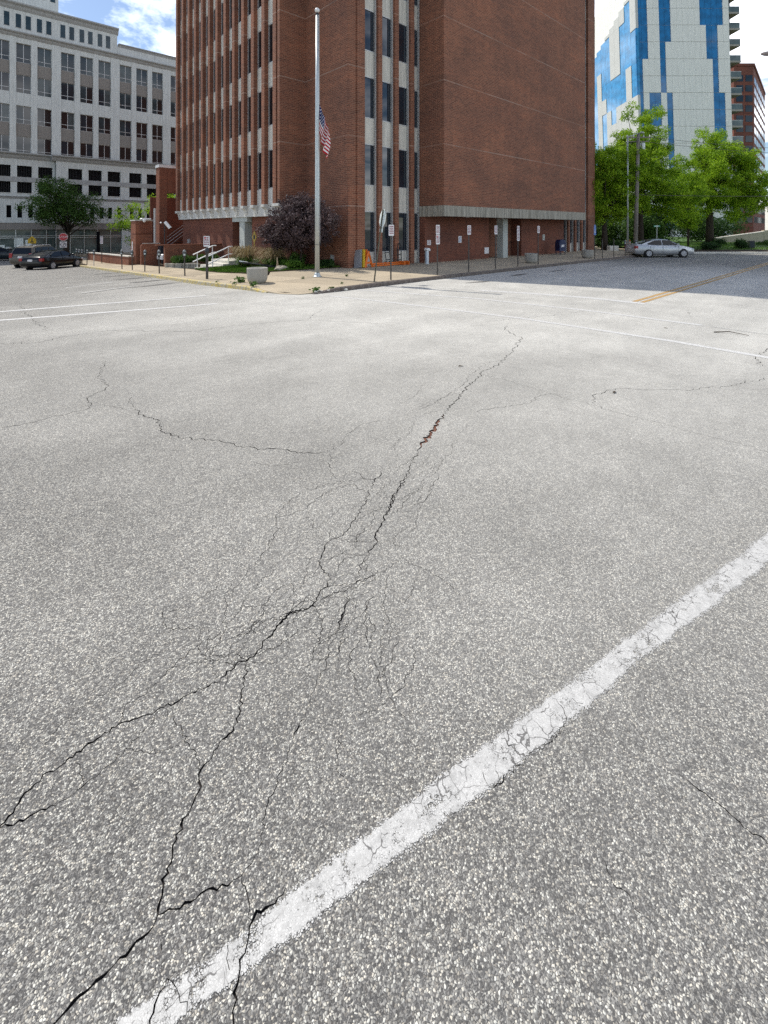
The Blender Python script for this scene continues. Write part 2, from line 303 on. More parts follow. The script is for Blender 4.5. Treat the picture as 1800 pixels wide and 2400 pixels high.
CRACKS=[(7,0,[(0.294,6.936),(0.459,6.904),(0.638,6.854),(0.765,6.891),(0.998,6.887),(1.185,6.896),(1.257,7.018),(1.261,7.292),(1.381,7.478),(1.473,7.519),(1.596,7.693),(1.578,8.132),(1.636,8.511),(1.791,8.966),(1.83,9.247)]),
(4,0,[(1.244,6.945),(1.361,6.945),(1.459,6.78),(1.525,6.604),(1.663,6.509)]),
(9,0,[(1.663,6.509),(1.648,6.35),(1.654,6.17),(1.747,5.945),(1.722,5.772),(1.682,5.557),(1.767,5.282),(1.9,5.099),(2.041,4.941),(2.126,4.781),(2.183,4.622),(2.315,4.417),(2.486,4.24),(2.578,4.075),(2.747,3.906)]),
(4,0,[(1.663,6.509),(1.646,6.826),(1.75,7.019)]),
(3,0,[(1.646,6.826),(1.753,6.542)]),
(3,0,[(1.747,5.945),(1.752,5.745)]),
(5,0,[(2.747,3.906),(2.835,3.906),(3.018,3.949),(3.23,4.097),(3.463,4.175),(3.75,4.09)]),
(5,0,[(2.805,3.866),(2.595,3.595),(2.539,3.426)]),
(6,0,[(1.302,17.569),(1.282,16.272),(1.341,14.659),(1.43,13.275),(1.439,12.771)]),
(8,0,[(0.509,12.013),(1.172,11.583),(1.634,11.837),(2.064,11.886),(2.467,11.893),(3.85,10.466),(4.349,10.53),(5.121,10.348),(5.781,10.193),(6.442,9.862)]),
(6,0,[(6.442,9.862),(6.992,10.423),(7.676,10.913)]),
(6,0,[(6.442,9.862),(7.012,8.987),(7.567,8.252)]),
(9,0,[(9.576,6.155),(9.118,5.891),(8.867,5.497),(8.711,5.207),(7.93,4.891),(7.616,4.722),(7.314,4.677),(7.026,4.54),(6.615,4.453),(6.209,4.399),(5.842,4.267),(5.443,4.139),(5.013,3.968),(4.716,3.847),(4.483,3.75)]),
(34,1,[(4.483,3.75),(4.207,3.626),(3.91,3.473),(3.599,3.344),(3.47,3.256)]),
(10,0,[(3.47,3.256),(3.332,3.189),(3.155,3.082),(3.007,2.996),(2.829,2.905),(2.685,2.827),(2.487,2.712)]),
(5,0,[(7.026,4.54),(6.737,4.652),(6.389,4.572),(5.975,4.452),(5.582,4.287),(5.368,4.207),(4.988,4.11),(4.567,4.037),(4.291,4.027)]),
(3,0,[(5.166,4.069),(4.839,4.068),(4.448,4.092),(4.173,4.035)]),
(3,0,[(4.096,4.206),(4.293,4.343),(4.657,4.414),(4.995,4.617),(5.384,4.687)]),
(3,0,[(3.355,3.533),(3.667,3.617),(3.993,3.822),(4.344,3.878),(4.508,3.828)]),
(5,0,[(4.708,3.544),(4.824,3.488),(5.017,3.412),(5.249,3.305),(5.545,3.195),(5.794,3.251),(6.071,3.178),(6.194,3.004)]),
(4,0,[(6.083,4.353),(6.089,3.894),(6.084,3.618),(6.085,3.29),(6.021,2.985),(6.083,2.791),(6.084,2.592),(6.04,2.343),(6.073,2.005),(6.112,1.66),(6.104,1.344),(6.163,1.065),(6.094,0.752)]),
(6,0,[(6.107,2.572),(6.377,2.717),(6.529,2.734),(6.933,2.641),(7.157,2.409),(7.391,2.182),(7.615,1.925),(7.971,1.755),(8.203,1.608),(8.682,1.445),(9.351,1.154)]),
(8,0,[(11.806,1.457),(10.909,1.593),(10.551,1.606),(9.845,1.438)]),
(3,0,[(3.154,2.915),(3.342,2.939),(3.501,2.972),(3.735,3.047),(4.021,3.215),(4.428,3.334)]),
(3,0,[(2.733,2.806),(2.881,2.786),(2.991,2.806)]),
(5,0,[(9.575,6.714),(10.002,6.597),(10.647,6.331),(12.153,5.829),(13.105,5.68)]),
(3,0,[(2.962,3.23),(3.262,3.349),(3.4,3.562),(3.728,3.641),(3.993,3.822)]),
(3,0,[(2.692,2.936),(2.902,3.04),(3.093,3.082)]),
(12,0,[(3.111,3.058),(3.008,3.006),(2.888,2.944),(2.732,2.862),(2.637,2.799),(2.529,2.729),(2.44,2.678),(2.339,2.62),(2.275,2.583),(2.258,2.529),(2.167,2.502),(2.107,2.473)]),
(8,0,[(2.107,2.473),(2.035,2.438),(1.97,2.4),(1.907,2.347)]),
(5,0,[(2.107,2.473),(2.026,2.387),(1.97,2.344)]),
(8,0,[(2.983,3.252),(2.858,3.18),(2.787,3.174),(2.705,3.112),(2.632,3.08),(2.545,2.988),(2.444,2.948),(2.359,2.885),(2.239,2.823),(2.138,2.78),(2.036,2.779),(1.978,2.775),(1.91,2.717),(1.849,2.668),(1.811,2.623),(1.802,2.564),(1.784,2.469)]),
(7,0,[(2.063,2.295),(2.0,2.316),(1.937,2.337),(1.902,2.342),(1.829,2.33),(1.77,2.35),(1.702,2.371),(1.642,2.369)]),
(3,0,[(2.063,2.295),(2.13,2.291),(2.225,2.283),(2.321,2.297)]),
(11,0,[(1.784,2.469),(1.713,2.437),(1.652,2.409),(1.624,2.385),(1.564,2.37),(1.503,2.395),(1.453,2.418),(1.397,2.41),(1.338,2.378),(1.261,2.354)]),
(5,0,[(2.107,2.473),(1.968,2.559),(1.887,2.514),(1.834,2.468),(1.784,2.469)]),
(4,0,[(1.796,2.327),(1.747,2.241),(1.708,2.214)]),
(14,0,[(1.708,2.214),(1.661,2.182),(1.594,2.13)]),
(5,0,[(1.908,3.354),(2.045,3.416),(2.195,3.448),(2.397,3.411),(2.509,3.377),(2.736,3.256),(2.787,3.174)]),
(5,0,[(1.849,3.299),(1.932,3.262),(2.051,3.222),(2.172,3.269),(2.297,3.292),(2.449,3.296),(2.568,3.271),(2.632,3.08)]),
(5,0,[(1.908,3.354),(1.849,3.299),(1.772,3.139),(1.649,3.043),(1.517,2.952)]),
(4,0,[(1.92,3.116),(1.982,3.136),(2.044,3.12),(2.017,3.014),(1.987,2.847)]),
(3,0,[(3.04,2.978),(3.152,2.947),(3.276,2.963)]),
(3,0,[(3.144,2.882),(2.731,2.571),(2.595,2.459),(2.508,2.441)]),
(3,0,[(2.701,2.829),(2.757,2.793),(2.883,2.786),(3.017,2.793),(3.144,2.882)]),
(4,0,[(2.422,2.694),(2.33,2.69),(2.241,2.685),(2.133,2.644),(2.092,2.637)]),
(3,0,[(2.133,2.644),(2.2,2.583),(2.264,2.57)]),
(3,0,[(2.206,2.791),(2.155,2.717),(2.178,2.672)]),
(3,0,[(2.359,2.885),(2.487,2.851),(2.529,2.729)]),
(3,0,[(2.823,3.037),(2.656,2.994),(2.567,2.953),(2.545,2.988)]),
(3,0,[(2.943,3.102),(2.786,3.037),(2.656,2.994)]),
(4,0,[(1.517,2.952),(1.403,2.882),(1.304,2.83),(1.251,2.76)]),
(14,0,[(1.609,2.361),(1.518,2.374),(1.429,2.411),(1.33,2.372),(1.262,2.354),(1.216,2.319),(1.144,2.311),(1.107,2.317),(1.019,2.32),(0.97,2.29)]),
(11,0,[(0.97,2.29),(0.917,2.306),(0.846,2.332),(0.78,2.332),(0.721,2.349),(0.654,2.367),(0.582,2.392),(0.528,2.408),(0.454,2.409),(0.39,2.399),(0.33,2.394),(0.274,2.4),(0.226,2.388),(0.179,2.363),(0.154,2.326),(0.126,2.314),(0.09,2.29)]),
(5,0,[(1.314,2.883),(1.261,2.852),(1.211,2.773),(1.109,2.555),(1.023,2.573),(0.959,2.573),(0.867,2.556),(0.789,2.531),(0.71,2.489),(0.645,2.485),(0.6,2.489),(0.567,2.454),(0.544,2.419),(0.528,2.408)]),
(3,0,[(1.109,2.555),(1.154,2.534),(1.244,2.514),(1.326,2.472),(1.376,2.426),(1.429,2.411)]),
(5,0,[(1.109,2.555),(1.062,2.508),(1.004,2.476),(0.977,2.41),(0.97,2.348),(0.946,2.304)]),
(11,0,[(1.116,2.309),(1.099,2.246),(1.054,2.205),(1.018,2.143),(0.985,2.085),(0.95,2.047),(0.901,2.026),(0.839,2.006),(0.788,1.981),(0.754,1.971),(0.73,1.932),(0.701,1.894),(0.674,1.869),(0.653,1.859)]),
(13,0,[(0.672,1.863),(0.628,1.843),(0.599,1.809),(0.572,1.769),(0.546,1.751),(0.526,1.716),(0.503,1.681),(0.488,1.652),(0.468,1.636)]),
(19,0,[(0.468,1.636),(0.435,1.632),(0.402,1.635),(0.37,1.638),(0.353,1.633)]),
(14,0,[(0.353,1.633),(0.306,1.636),(0.262,1.638),(0.232,1.633),(0.199,1.629),(0.162,1.622)]),
(5,0,[(0.724,2.339),(0.735,2.259),(0.749,2.178),(0.752,2.099),(0.754,2.023),(0.754,1.971)]),
(5,0,[(0.7,2.347),(0.649,2.31),(0.585,2.289),(0.535,2.278),(0.485,2.253),(0.432,2.249),(0.369,2.242),(0.324,2.235),(0.279,2.241)]),
(9,0,[(0.279,2.241),(0.237,2.265),(0.2,2.269),(0.179,2.269),(0.138,2.288),(0.091,2.308)]),
(4,0,[(0.535,2.278),(0.592,2.208),(0.646,2.165),(0.714,2.133)]),
(4,0,[(0.377,2.393),(0.373,2.315),(0.369,2.242)]),
(9,0,[(1.777,2.278),(1.662,2.175),(1.609,2.138)]),
(5,0,[(1.609,2.138),(1.513,2.085),(1.455,2.026),(1.371,1.98),(1.308,1.94),(1.253,1.898),(1.201,1.859)]),
(10,0,[(1.201,1.859),(1.15,1.837),(1.099,1.805)]),
(6,0,[(1.099,1.805),(1.047,1.767),(1.008,1.738),(0.971,1.711),(0.937,1.689),(0.894,1.667),(0.834,1.591)]),
(3,0,[(1.084,2.202),(1.12,2.185),(1.175,2.143)]),
(3,0,[(1.521,2.304),(1.479,2.216),(1.479,2.136)]),
(3,0,[(1.455,2.026),(1.405,2.062),(1.343,2.057)]),
(10,0,[(0.488,1.652),(0.531,1.631),(0.565,1.621),(0.612,1.606),(0.636,1.599),(0.675,1.577),(0.71,1.561),(0.734,1.552)]),
(6,0,[(0.734,1.552),(0.759,1.559),(0.793,1.566),(0.834,1.586)]),
(5,0,[(0.733,1.549),(0.732,1.502),(0.728,1.487),(0.715,1.426)]),
(12,0,[(0.835,1.42),(0.804,1.417),(0.775,1.419),(0.735,1.437),(0.715,1.426),(0.702,1.421),(0.689,1.4),(0.665,1.378),(0.64,1.359),(0.621,1.338),(0.606,1.313),(0.584,1.283),(0.56,1.257)]),
(10,0,[(0.466,1.494),(0.443,1.481),(0.423,1.467),(0.404,1.448),(0.385,1.426)]),
(4,0,[(0.466,1.494),(0.475,1.478),(0.483,1.435),(0.49,1.391)]),
(7,0,[(0.476,1.583),(0.473,1.564)]),
(3,0,[(0.631,1.431),(0.617,1.406),(0.614,1.378)]),
(7,0,[(2.231,0.595),(2.233,0.579),(2.232,0.54),(2.237,0.503),(2.233,0.466),(2.23,0.425),(2.227,0.405),(2.216,0.374),(2.217,0.346),(2.246,0.278)]),
(4,0,[(1.727,0.696),(1.69,0.655),(1.702,0.603),(1.683,0.562)]),
(4,0,[(2.134,1.109),(2.132,1.061),(2.109,1.034),(2.057,1.009),(1.999,1.017)]),
(5,0,[(1.797,1.177),(1.805,1.127),(1.804,1.095),(1.793,1.074)]),
(5,0,[(2.043,0.994),(1.999,1.017),(1.917,1.033),(1.823,1.054),(1.767,1.066),(1.699,1.083),(1.652,1.082),(1.605,1.103)]),
(4,0,[(1.672,1.122),(1.659,1.098),(1.652,1.082)]),
(3,0,[(1.627,1.156),(1.607,1.123),(1.605,1.103)]),
(3,0,[(2.077,1.151),(2.061,1.126)]),
(3,0,[(2.248,1.119),(2.248,1.086),(2.25,1.064)]),
(3,0,[(2.206,1.043),(2.201,1.017),(2.22,0.995)]),
]
# ------------------------------------------------------------------ ground, road, markings
def asphalt_nodes(t):
    p = t.pos()
    wob = t.n('ShaderNodeVectorMath', operation='ADD'); t.l(p, wob.inputs[0])
    nz = t.n('ShaderNodeTexNoise'); nz.inputs['Scale'].default_value = 60; t.l(p, nz.inputs['Vector'])
    sv_ = t.n('ShaderNodeVectorMath', operation='SCALE'); t.l(nz.outputs['Color'], sv_.inputs[0]); sv_.inputs['Scale'].default_value = 0.006
    t.l(sv_.outputs[0], wob.inputs[1]); q = wob.outputs[0]
    v1 = t.vor(136, 'F1', q); e1 = t.vor(136, 'DISTANCE_TO_EDGE', q)
    s1 = t.n('ShaderNodeSeparateColor'); t.l(v1.outputs['Color'], s1.inputs[0])
    stone = t.ramp(s1.outputs[0], [(0.0, (0.048, 0.047, 0.047)), (0.26, (0.105, 0.102, 0.098)), (0.46, (0.20, 0.195, 0.182)), (0.66, (0.335, 0.325, 0.295)), (0.86, (0.50, 0.488, 0.44)), (1.0, (0.62, 0.605, 0.545))])
    tint = t.ramp(s1.outputs[1], [(0.0, (1.06, 0.99, 0.90)), (0.5, (1.06, 1.05, 1.02)), (1.0, (1.01, 1.03, 1.04))])
    stone = t.mix(0.8, stone, tint, 'MULTIPLY')
    gap = t.ramp(e1.outputs['Distance'], [(0.05, 0.0), (0.17, 1.0)])
    v2 = t.vor(260, 'F1', q); s2 = t.n('ShaderNodeSeparateColor'); t.l(v2.outputs['Color'], s2.inputs[0])
    fines = t.ramp(s2.outputs[0], [(0.0, (0.035, 0.034, 0.034)), (0.6, (0.09, 0.088, 0.085)), (1.0, (0.30, 0.29, 0.27))])
    miss = t.math('GREATER_THAN', s1.outputs[2], 0.74)          # cells where the stone has sunk: fines show
    keep = t.math('MULTIPLY', gap, t.math('SUBTRACT', 1.0, t.math('MULTIPLY', miss, 0.8)))
    col = t.mix(keep, fines, stone)
    return col, e1.outputs['Distance'], s1.outputs[0], keep
def asphalt(name):
    t = NT(name); col, ed, rv, keep = asphalt_nodes(t)
    lift_noise = t.noise(0.16, 5, 0.55); patch = t.noise(0.9, 5, 0.6)
    m = t.n('ShaderNodeMapping'); t.l(t.pos(), m.inputs[0]); m.inputs['Scale'].default_value = (0.12, 1.0, 1); m.inputs['Rotation'].default_value = (0, 0, 0.1)
    tyre = t.noise(0.55, 4, 0.55, m.outputs[0])
    # light painted into the colour: far and right-hand road brighter, near side darker
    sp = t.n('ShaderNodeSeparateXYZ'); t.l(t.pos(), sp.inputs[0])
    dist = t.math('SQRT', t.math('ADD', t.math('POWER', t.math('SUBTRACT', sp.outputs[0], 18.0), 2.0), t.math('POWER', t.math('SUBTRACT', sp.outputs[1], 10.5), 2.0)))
    far_lift = t.ramp(t.math('ADD', t.math('DIVIDE', dist, 20.0), t.math('MULTIPLY', t.math('SUBTRACT', lift_noise, 0.5), 0.35)), [(0.52, 1.0), (0.96, 0.0)])
    lifted = t.mix(t.math('MULTIPLY', far_lift, 0.70), col, (0.50, 0.49, 0.455))
    mott = t.mix(1.0, t.ramp(t.noise(34, 3, 0.6), [(0.3, 0.84), (0.7, 1.14)]), t.ramp(t.noise(7, 4, 0.6), [(0.3, 0.92), (0.7, 1.07)]), 'MULTIPLY')
    lifted = t.mix(1.0, lifted, mott, 'MULTIPLY')
    k = t.mix(1.0, t.ramp(patch, [(0.3, 0.86), (0.7, 1.10)]), t.ramp(tyre, [(0.3, 0.86), (0.7, 1.10)]), 'MULTIPLY')
    col = t.mix(1.0, t.mix(1.0, lifted, k, 'MULTIPLY'), (1.19, 1.18, 1.155), 'MULTIPLY')
    hgt = t.math('MULTIPLY', t.math('MINIMUM', ed, 0.35), t.math('ADD', 0.35, rv))
    t.bump(hgt, 0.5, 0.010)
    return t.fin(col, 0.72, 0, 0.35)
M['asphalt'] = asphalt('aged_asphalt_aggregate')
M['crack'] = plain('crack_dirt', (0.034, 0.030, 0.029), 0.95, 0, 0.1, 0.3, 40)
M['crack_rust'] = plain('crack_red_dirt', (0.17, 0.085, 0.06), 0.95, 0, 0.1, 0.4, 30, 0.6, 90)

g = MB(); g.face([(-900,-900,-1.75),(900,-900,-1.75),(900,900,-1.75),(-900,900,-1.75)])
struct(g.build('ground', plain('distant_ground', (0.16, 0.17, 0.12), 0.95, 0, 0.1, 0.3, 0.02)))

def rough_line(pts, step_k, amp_k, rr):
    out = []
    for a, b in zip(pts, pts[1:]):
        d = math.hypot(b[0]-a[0], b[1]-a[1]); dist = math.hypot((a[0]+b[0])/2, (a[1]+b[1])/2)
        st = max(0.013, step_k * dist); n = max(1, int(d / st))
        for i in range(n):
            t = i / n; off = ((rr.random() - 0.5) * amp_k * st + 0.022*noise.noise(Vector((a[0]*3+t*d*16, a[1]*3, 0.3)))*min(1, d*4)) if i else 0
            nx, ny = -(b[1]-a[1])/max(d,1e-6), (b[0]-a[0])/max(d,1e-6)
            out.append((a[0]+(b[0]-a[0])*t+nx*off, a[1]+(b[1]-a[1])*t+ny*off))
    out.append(pts[-1]); return out

TOP = [(-1.6,1.94),(0.3,1.53),(0.47,1.49),(0.63,1.445),(0.85,1.41),(1.51,1.275),(1.78,1.215),(2.17,1.13),(2.68,1.02),(4.58,0.615),(13,-1.2)]
BOT = [(-1.6,1.83),(0.3,1.41),(0.49,1.37),(0.74,1.305),(0.88,1.27),(1.51,1.105),(1.97,1.01),(2.3,0.945),(2.64,0.88),(4.02,0.55),(13,-1.5)]
def build_road():
    rr = random.Random(3)
    V = []; Fc = []; kinds = []; depth = []
    def jag(pts, amp):
        o = []
        for a, b in zip(pts, pts[1:]):
            d = math.hypot(b[0]-a[0], b[1]-a[1]); n = max(1, int(d/0.02)) if b[0] < 5 else 6
            for i in range(n):
                t = i/n; o.append((a[0]+(b[0]-a[0])*t, a[1]+(b[1]-a[1])*t + (rr.random()-0.5)*amp))
        o.append(pts[-1]); return o
    st = jag(TOP, 0.011) + jag(BOT, 0.011)[::-1]
    b0 = len(V); V += st; Fc.append(list(range(b0, b0+len(st)))); kinds.append('S'); depth.append(0)
    web = []
    mains = [c for c in CRACKS if c[0] >= 7 and c[1] == 0 and 2.6 < math.hypot(*c[2][len(c[2])//2]) < 6.5]
    for i in range(72):
        c = rr.choice(mains)[2]; k = rr.randrange(len(c)-1); a, b = c[k], c[k+1]; d = math.hypot(b[0]-a[0], b[1]-a[1]); dx, dy = (b[0]-a[0])/d, (b[1]-a[1])/d
        o_ = rr.gauss(0, 0.32); x, y = a[0]-dy*o_, a[1]+dx*o_; th = math.atan2(dy, dx) + rr.gauss(0, 0.3); P = [(x, y)]
        for s_ in range(rr.randint(3, 7)): th += rr.gauss(0, 0.38); x += math.cos(th)*rr.uniform(0.05, 0.11); y += math.sin(th)*rr.uniform(0.05, 0.11); P.append((x, y))
        web.append((rr.choice((3, 3, 4, 4, 5)), 0, P))
    for w, kd, pts in CRACKS + web:
        if not kd: w = w*(0.40 + math.hypot(*pts[len(pts)//2])/7.0)
        L = rough_line(pts, 0.006, 1.6, rr); n = len(L); hw = []
        for i in range(n):
            e = min(1, (i+0.6)/3, (n-1-i+0.6)/3)
            k = 0.55 + 0.75*abs(noise.noise(Vector((L[i][0]*14, L[i][1]*14, w)))) + 0.25*rr.random()
            if kd: k = 0.25 + 1.0*math.sin(math.pi*i/(n-1)) * (0.75 + 0.5*rr.random())
            hw.append(max(0.0011, 0.5*w*0.001*k*e))
        left, right = [], []
        for i in range(n):
            a, b = L[max(i-1,0)], L[min(i+1,n-1)]; dx, dy = b[0]-a[0], b[1]-a[1]; d = math.hypot(dx,dy) or 1
            nx, ny = -dy/d, dx/d
            j1, j2 = 0.45+1.1*rr.random(), 0.45+1.1*rr.random()
            left.append((L[i][0]+nx*hw[i]*j1, L[i][1]+ny*hw[i]*j1)); right.append((L[i][0]-nx*hw[i]*j2, L[i][1]-ny*hw[i]*j2))
        b0 = len(V); V += left + right
        for i in range(n-1):
            Fc.append([b0+i, b0+i+1, b0+n+i+1, b0+n+i]); kinds.append('R' if kd else 'C'); depth.append(0.012 if kd else min(0.018, 0.003+w*0.0008))
    for u in range(-30, 80, 4):
        for v in range(-30, 82, 4): V.append((u+0.013, v+0.017))
    V += [(-30,-30),(78,-30),(78,80),(-30,80)]
    for f in Fc:
        ar = sum(V[f[i]][0]*V[f[(i+1) % len(f)]][1]-V[f[(i+1) % len(f)]][0]*V[f[i]][1] for i in range(len(f)))
        if ar < 0: f.reverse()
    ov, oe, of, _a, _b, ofo = delaunay_2d_cdt([Vector(p) for p in V], [], Fc, 0, 1e-5, True)
    isC = []; inS = []
    for ids in ofo:
        k = [kinds[i] for i in ids]; inS.append('S' in k)
        c = [i for i in ids if kinds[i] != 'S']
        isC.append((max(depth[i] for i in c), 2 if 'R' in k else 1) if c else None)
    verts = [(p.x, p.y, zg(p.y)) for p in ov]; faces = []; mi = []
    low = {}; emap = {}
    def lowv(i, d):
        if i not in low: low[i] = len(verts); verts.append((ov[i].x, ov[i].y, zg(ov[i].y)-d))
        return low[i]
    for f, c in zip(of, isC):
        if c is None: faces.append(list(f)); mi.append(0)
    cset = {}
    for f, c in zip(of, isC):
        if c is not None:
            faces.append([lowv(i, c[0]) for i in f]); mi.append(c[1])
            for a, b in zip(f, list(f[1:])+[f[0]]): cset[(a,b)] = c
    for (a, b), c in list(cset.items()):
        if (b, a) not in cset: faces.append([b, a, low[a], low[b]]); mi.append(1)
    me = bpy.data.meshes.new('road'); me.from_pydata(verts, [], faces)
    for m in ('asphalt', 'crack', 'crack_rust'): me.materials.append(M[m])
    me.polygons.foreach_set('material_index', mi); me.update()
    struct(place('road', me))
    # the near painted stripe: a thin skin of paint on the same cut surface
    used = {}; sv2 = []; sf = []
    for f, c, s_ in zip(of, isC, inS):
        if s_ and c is None:
            q = []
            for i in f:
                if i not in used: used[i] = len(sv2); sv2.append((ov[i].x, ov[i].y, 0.0025))
                q.append(used[i])
            sf.append(q)
    me = bpy.data.meshes.new('lane_stripe'); me.from_pydata(sv2, [], sf); me.materials.append(M['paint_near'])
    uv = me.uv_layers.new(name='across')
    def across(x, y):
        def yat(P):
            for a, b in zip(P, P[1:]):
                if a[0] <= x <= b[0]: return a[1]+(b[1]-a[1])*(x-a[0])/(b[0]-a[0])
            return P[-1][1]
        t, b = yat(TOP), yat(BOT); return (y-b)/max(t-b, 1e-4)
    for lp in me.loops:
        x, y, _ = sv2[lp.vertex_index]; uv.data[lp.index].uv = (x, across(x, y))
    me.update(); struct(place('lane_stripe', me))
def paint(name, c, thr, near=False):
    t = NT(name); base, ed, rv, keep = asphalt_nodes(t)
    uvn = t.n('ShaderNodeUVMap'); uvn.uv_map = 'across'; su = t.n('ShaderNodeSeparateXYZ'); t.l(uvn.outputs[0], su.inputs[0])
    e = su.outputs[1]; d = t.math('MINIMUM', e, t.math('SUBTRACT', 1.0, e))
    n1 = t.noise(6.0 if near else 1.6, 6, 0.72); n2 = t.noise(75, 4, 0.6); n3 = t.noise(21, 3, 0.6)
    pit = t.math('MULTIPLY', t.math('SUBTRACT', 1.0, keep), 0.16)          # paint first wears out of the gaps between stones
    val = t.math('ADD', t.math('MULTIPLY', t.math('MINIMUM', t.math('MULTIPLY', d, 5.0), 1.0), 0.30), t.math('MULTIPLY', n1, 0.75))
    val = t.math('SUBTRACT', t.math('ADD', t.math('ADD', val, t.math('MULTIPLY', n2, 0.30)), t.math('MULTIPLY', n3, 0.22)), pit)
    val = t.math('SUBTRACT', val, 0.16)
    has = t.ramp(val, [(thr-0.02, 0.0), (thr+0.05, 1.0)])
    col = t.ramp(t.noise(16, 6, 0.7), [(0.28, sc(c, 0.66)), (0.5, sc(c, 0.95)), (0.72, sc(c, 1.08))])
    col = t.mix(t.math('MULTIPLY', t.math('SUBTRACT', 1.0, keep), 0.34), col, sc(c, 0.42))
    col = t.mix(t.math('MULTIPLY', t.math('GREATER_THAN', n2, 0.64), 0.55), col, (0.16, 0.155, 0.15))
    if near:
        wv = t.n('ShaderNodeVectorMath', operation='ADD'); t.l(t.pos(), wv.inputs[0]); nn = t.n('ShaderNodeTexNoise'); nn.inputs['Scale'].default_value = 22; t.l(t.pos(), nn.inputs['Vector'])
        s_ = t.n('ShaderNodeVectorMath', operation='SCALE'); t.l(nn.outputs['Color'], s_.inputs[0]); s_.inputs['Scale'].default_value = 0.05; t.l(s_.outputs[0], wv.inputs[1])
        ve = t.vor(13, 'DISTANCE_TO_EDGE', wv.outputs[0])
        line = t.math('LESS_THAN', ve.outputs['Distance'], t.math('MULTIPLY', t.math('SUBTRACT', t.noise(5.0, 3), 0.46), 0.16))
        col = t.mix(t.math('MULTIPLY', line, 0.85), col, (0.10, 0.095, 0.09))
    t.fin(col, 0.6, 0, 0.35); t.bump(t.math('MULTIPLY', t.math('MINIMUM', ed, 0.3), rv), 0.25, 0.006)
    tr = t.n('ShaderNodeBsdfTransparent'); ms = t.n('ShaderNodeMixShader'); t.l(has, ms.inputs[0]); t.l(tr.outputs[0], ms.inputs[1]); t.l(t.b.outputs[0], ms.inputs[2]); t.l(ms.outputs[0], t.out.inputs[0])
    return t.mat
M['paint_near'] = paint('white_road_paint_cracked', (0.57, 0.56, 0.53), 0.545, True)
M['paint'] = paint('white_road_paint_worn', (0.66, 0.65, 0.62), 0.455)
M['paint_faint'] = paint('white_road_paint_faded', (0.58, 0.57, 0.54), 0.70)
M['paint_yellow'] = paint('yellow_road_paint', (0.54, 0.34, 0.13), 0.45)
build_road()
def ribbon(name, pts, w, m, z=0.004):
    P = []
    for a, b in zip(pts, pts[1:]):
        n = max(1, int(math.hypot(b[0]-a[0], b[1]-a[1])/0.8))
        P += [(a[0]+(b[0]-a[0])*i/n, a[1]+(b[1]-a[1])*i/n) for i in range(n)]
    P.append(pts[-1]); vs = []; fs = []
    for i, p in enumerate(P):
        a, b = P[max(i-1,0)], P[min(i+1,len(P)-1)]; d = math.hypot(b[0]-a[0], b[1]-a[1]); nx, ny = -(b[1]-a[1])/d, (b[0]-a[0])/d
        for s_ in (1, -1):
            x, y = p[0]+nx*w/2*s_, p[1]+ny*w/2*s_; vs.append((x, y, zg(y)+z))
    for i in range(len(P)-1): fs.append((2*i, 2*i+1, 2*i+3, 2*i+2))
    me = bpy.data.meshes.new(name); me.from_pydata(vs, [], fs); me.materials.append(M[m]); uv = me.uv_layers.new(name='across')
    for lp in me.loops: uv.data[lp.index].uv = (0, 1.0 if lp.vertex_index % 2 == 0 else 0.0)
    me.update(); return struct(place(name, me))
ribbon('crosswalk_line', [(9.3,12.9),(9.85,10.74),(10.6,6.33),(10.72,2.95),(10.6,1.4),(10.4,-4)], 0.2, 'paint')
ribbon('crosswalk_line', [(11.0,13.5),(11.45,12.3),(12.5,9.15),(12.98,5.69),(13.0,3.0)], 0.2, 'paint')
ribbon('crosswalk_line', [(13.0,3.0),(12.9,1.7),(12.7,-3)], 0.2, 'paint_faint')
ribbon('stop_line', [(14.25,10.25),(14.9,8.6),(15.4,6.7),(15.45,5.0)], 0.42, 'paint')
ribbon('crosswalk_line', [(13.2,12.6),(14.2,10.4)], 0.2, 'paint_faint')
ribbon('centre_line', [(15.65,5.40),(38,5.46),(46,5.4)], 0.15, 'paint_yellow')
ribbon('centre_line', [(15.65,5.17),(38,5.22),(46,5.16)], 0.15, 'paint_yellow')
ribbon('crosswalk_line', [(-4,17.3),(0.8,16.59),(4.98,15.98),(6.2,15.8)], 0.2, 'paint')
ribbon('crosswalk_line', [(-4,15.9),(0.73,15.04),(4.6,14.13),(5.8,13.9)], 0.2, 'paint')
for a, b in (((3.1,22.5),(5.2,24.1)),((3.2,19.6),(5.2,20.8)),((3.4,17.2),(4.4,17.8)),((3.0,25.8),(5.2,27.5)),((3.0,29.4),(5.2,31.2)),((3.0,33.2),(5.2,35.0))):
    ribbon('parking_line', [a, b], 0.12, 'paint_faint' if a[1] > 24 or a[1] < 18 else 'paint')
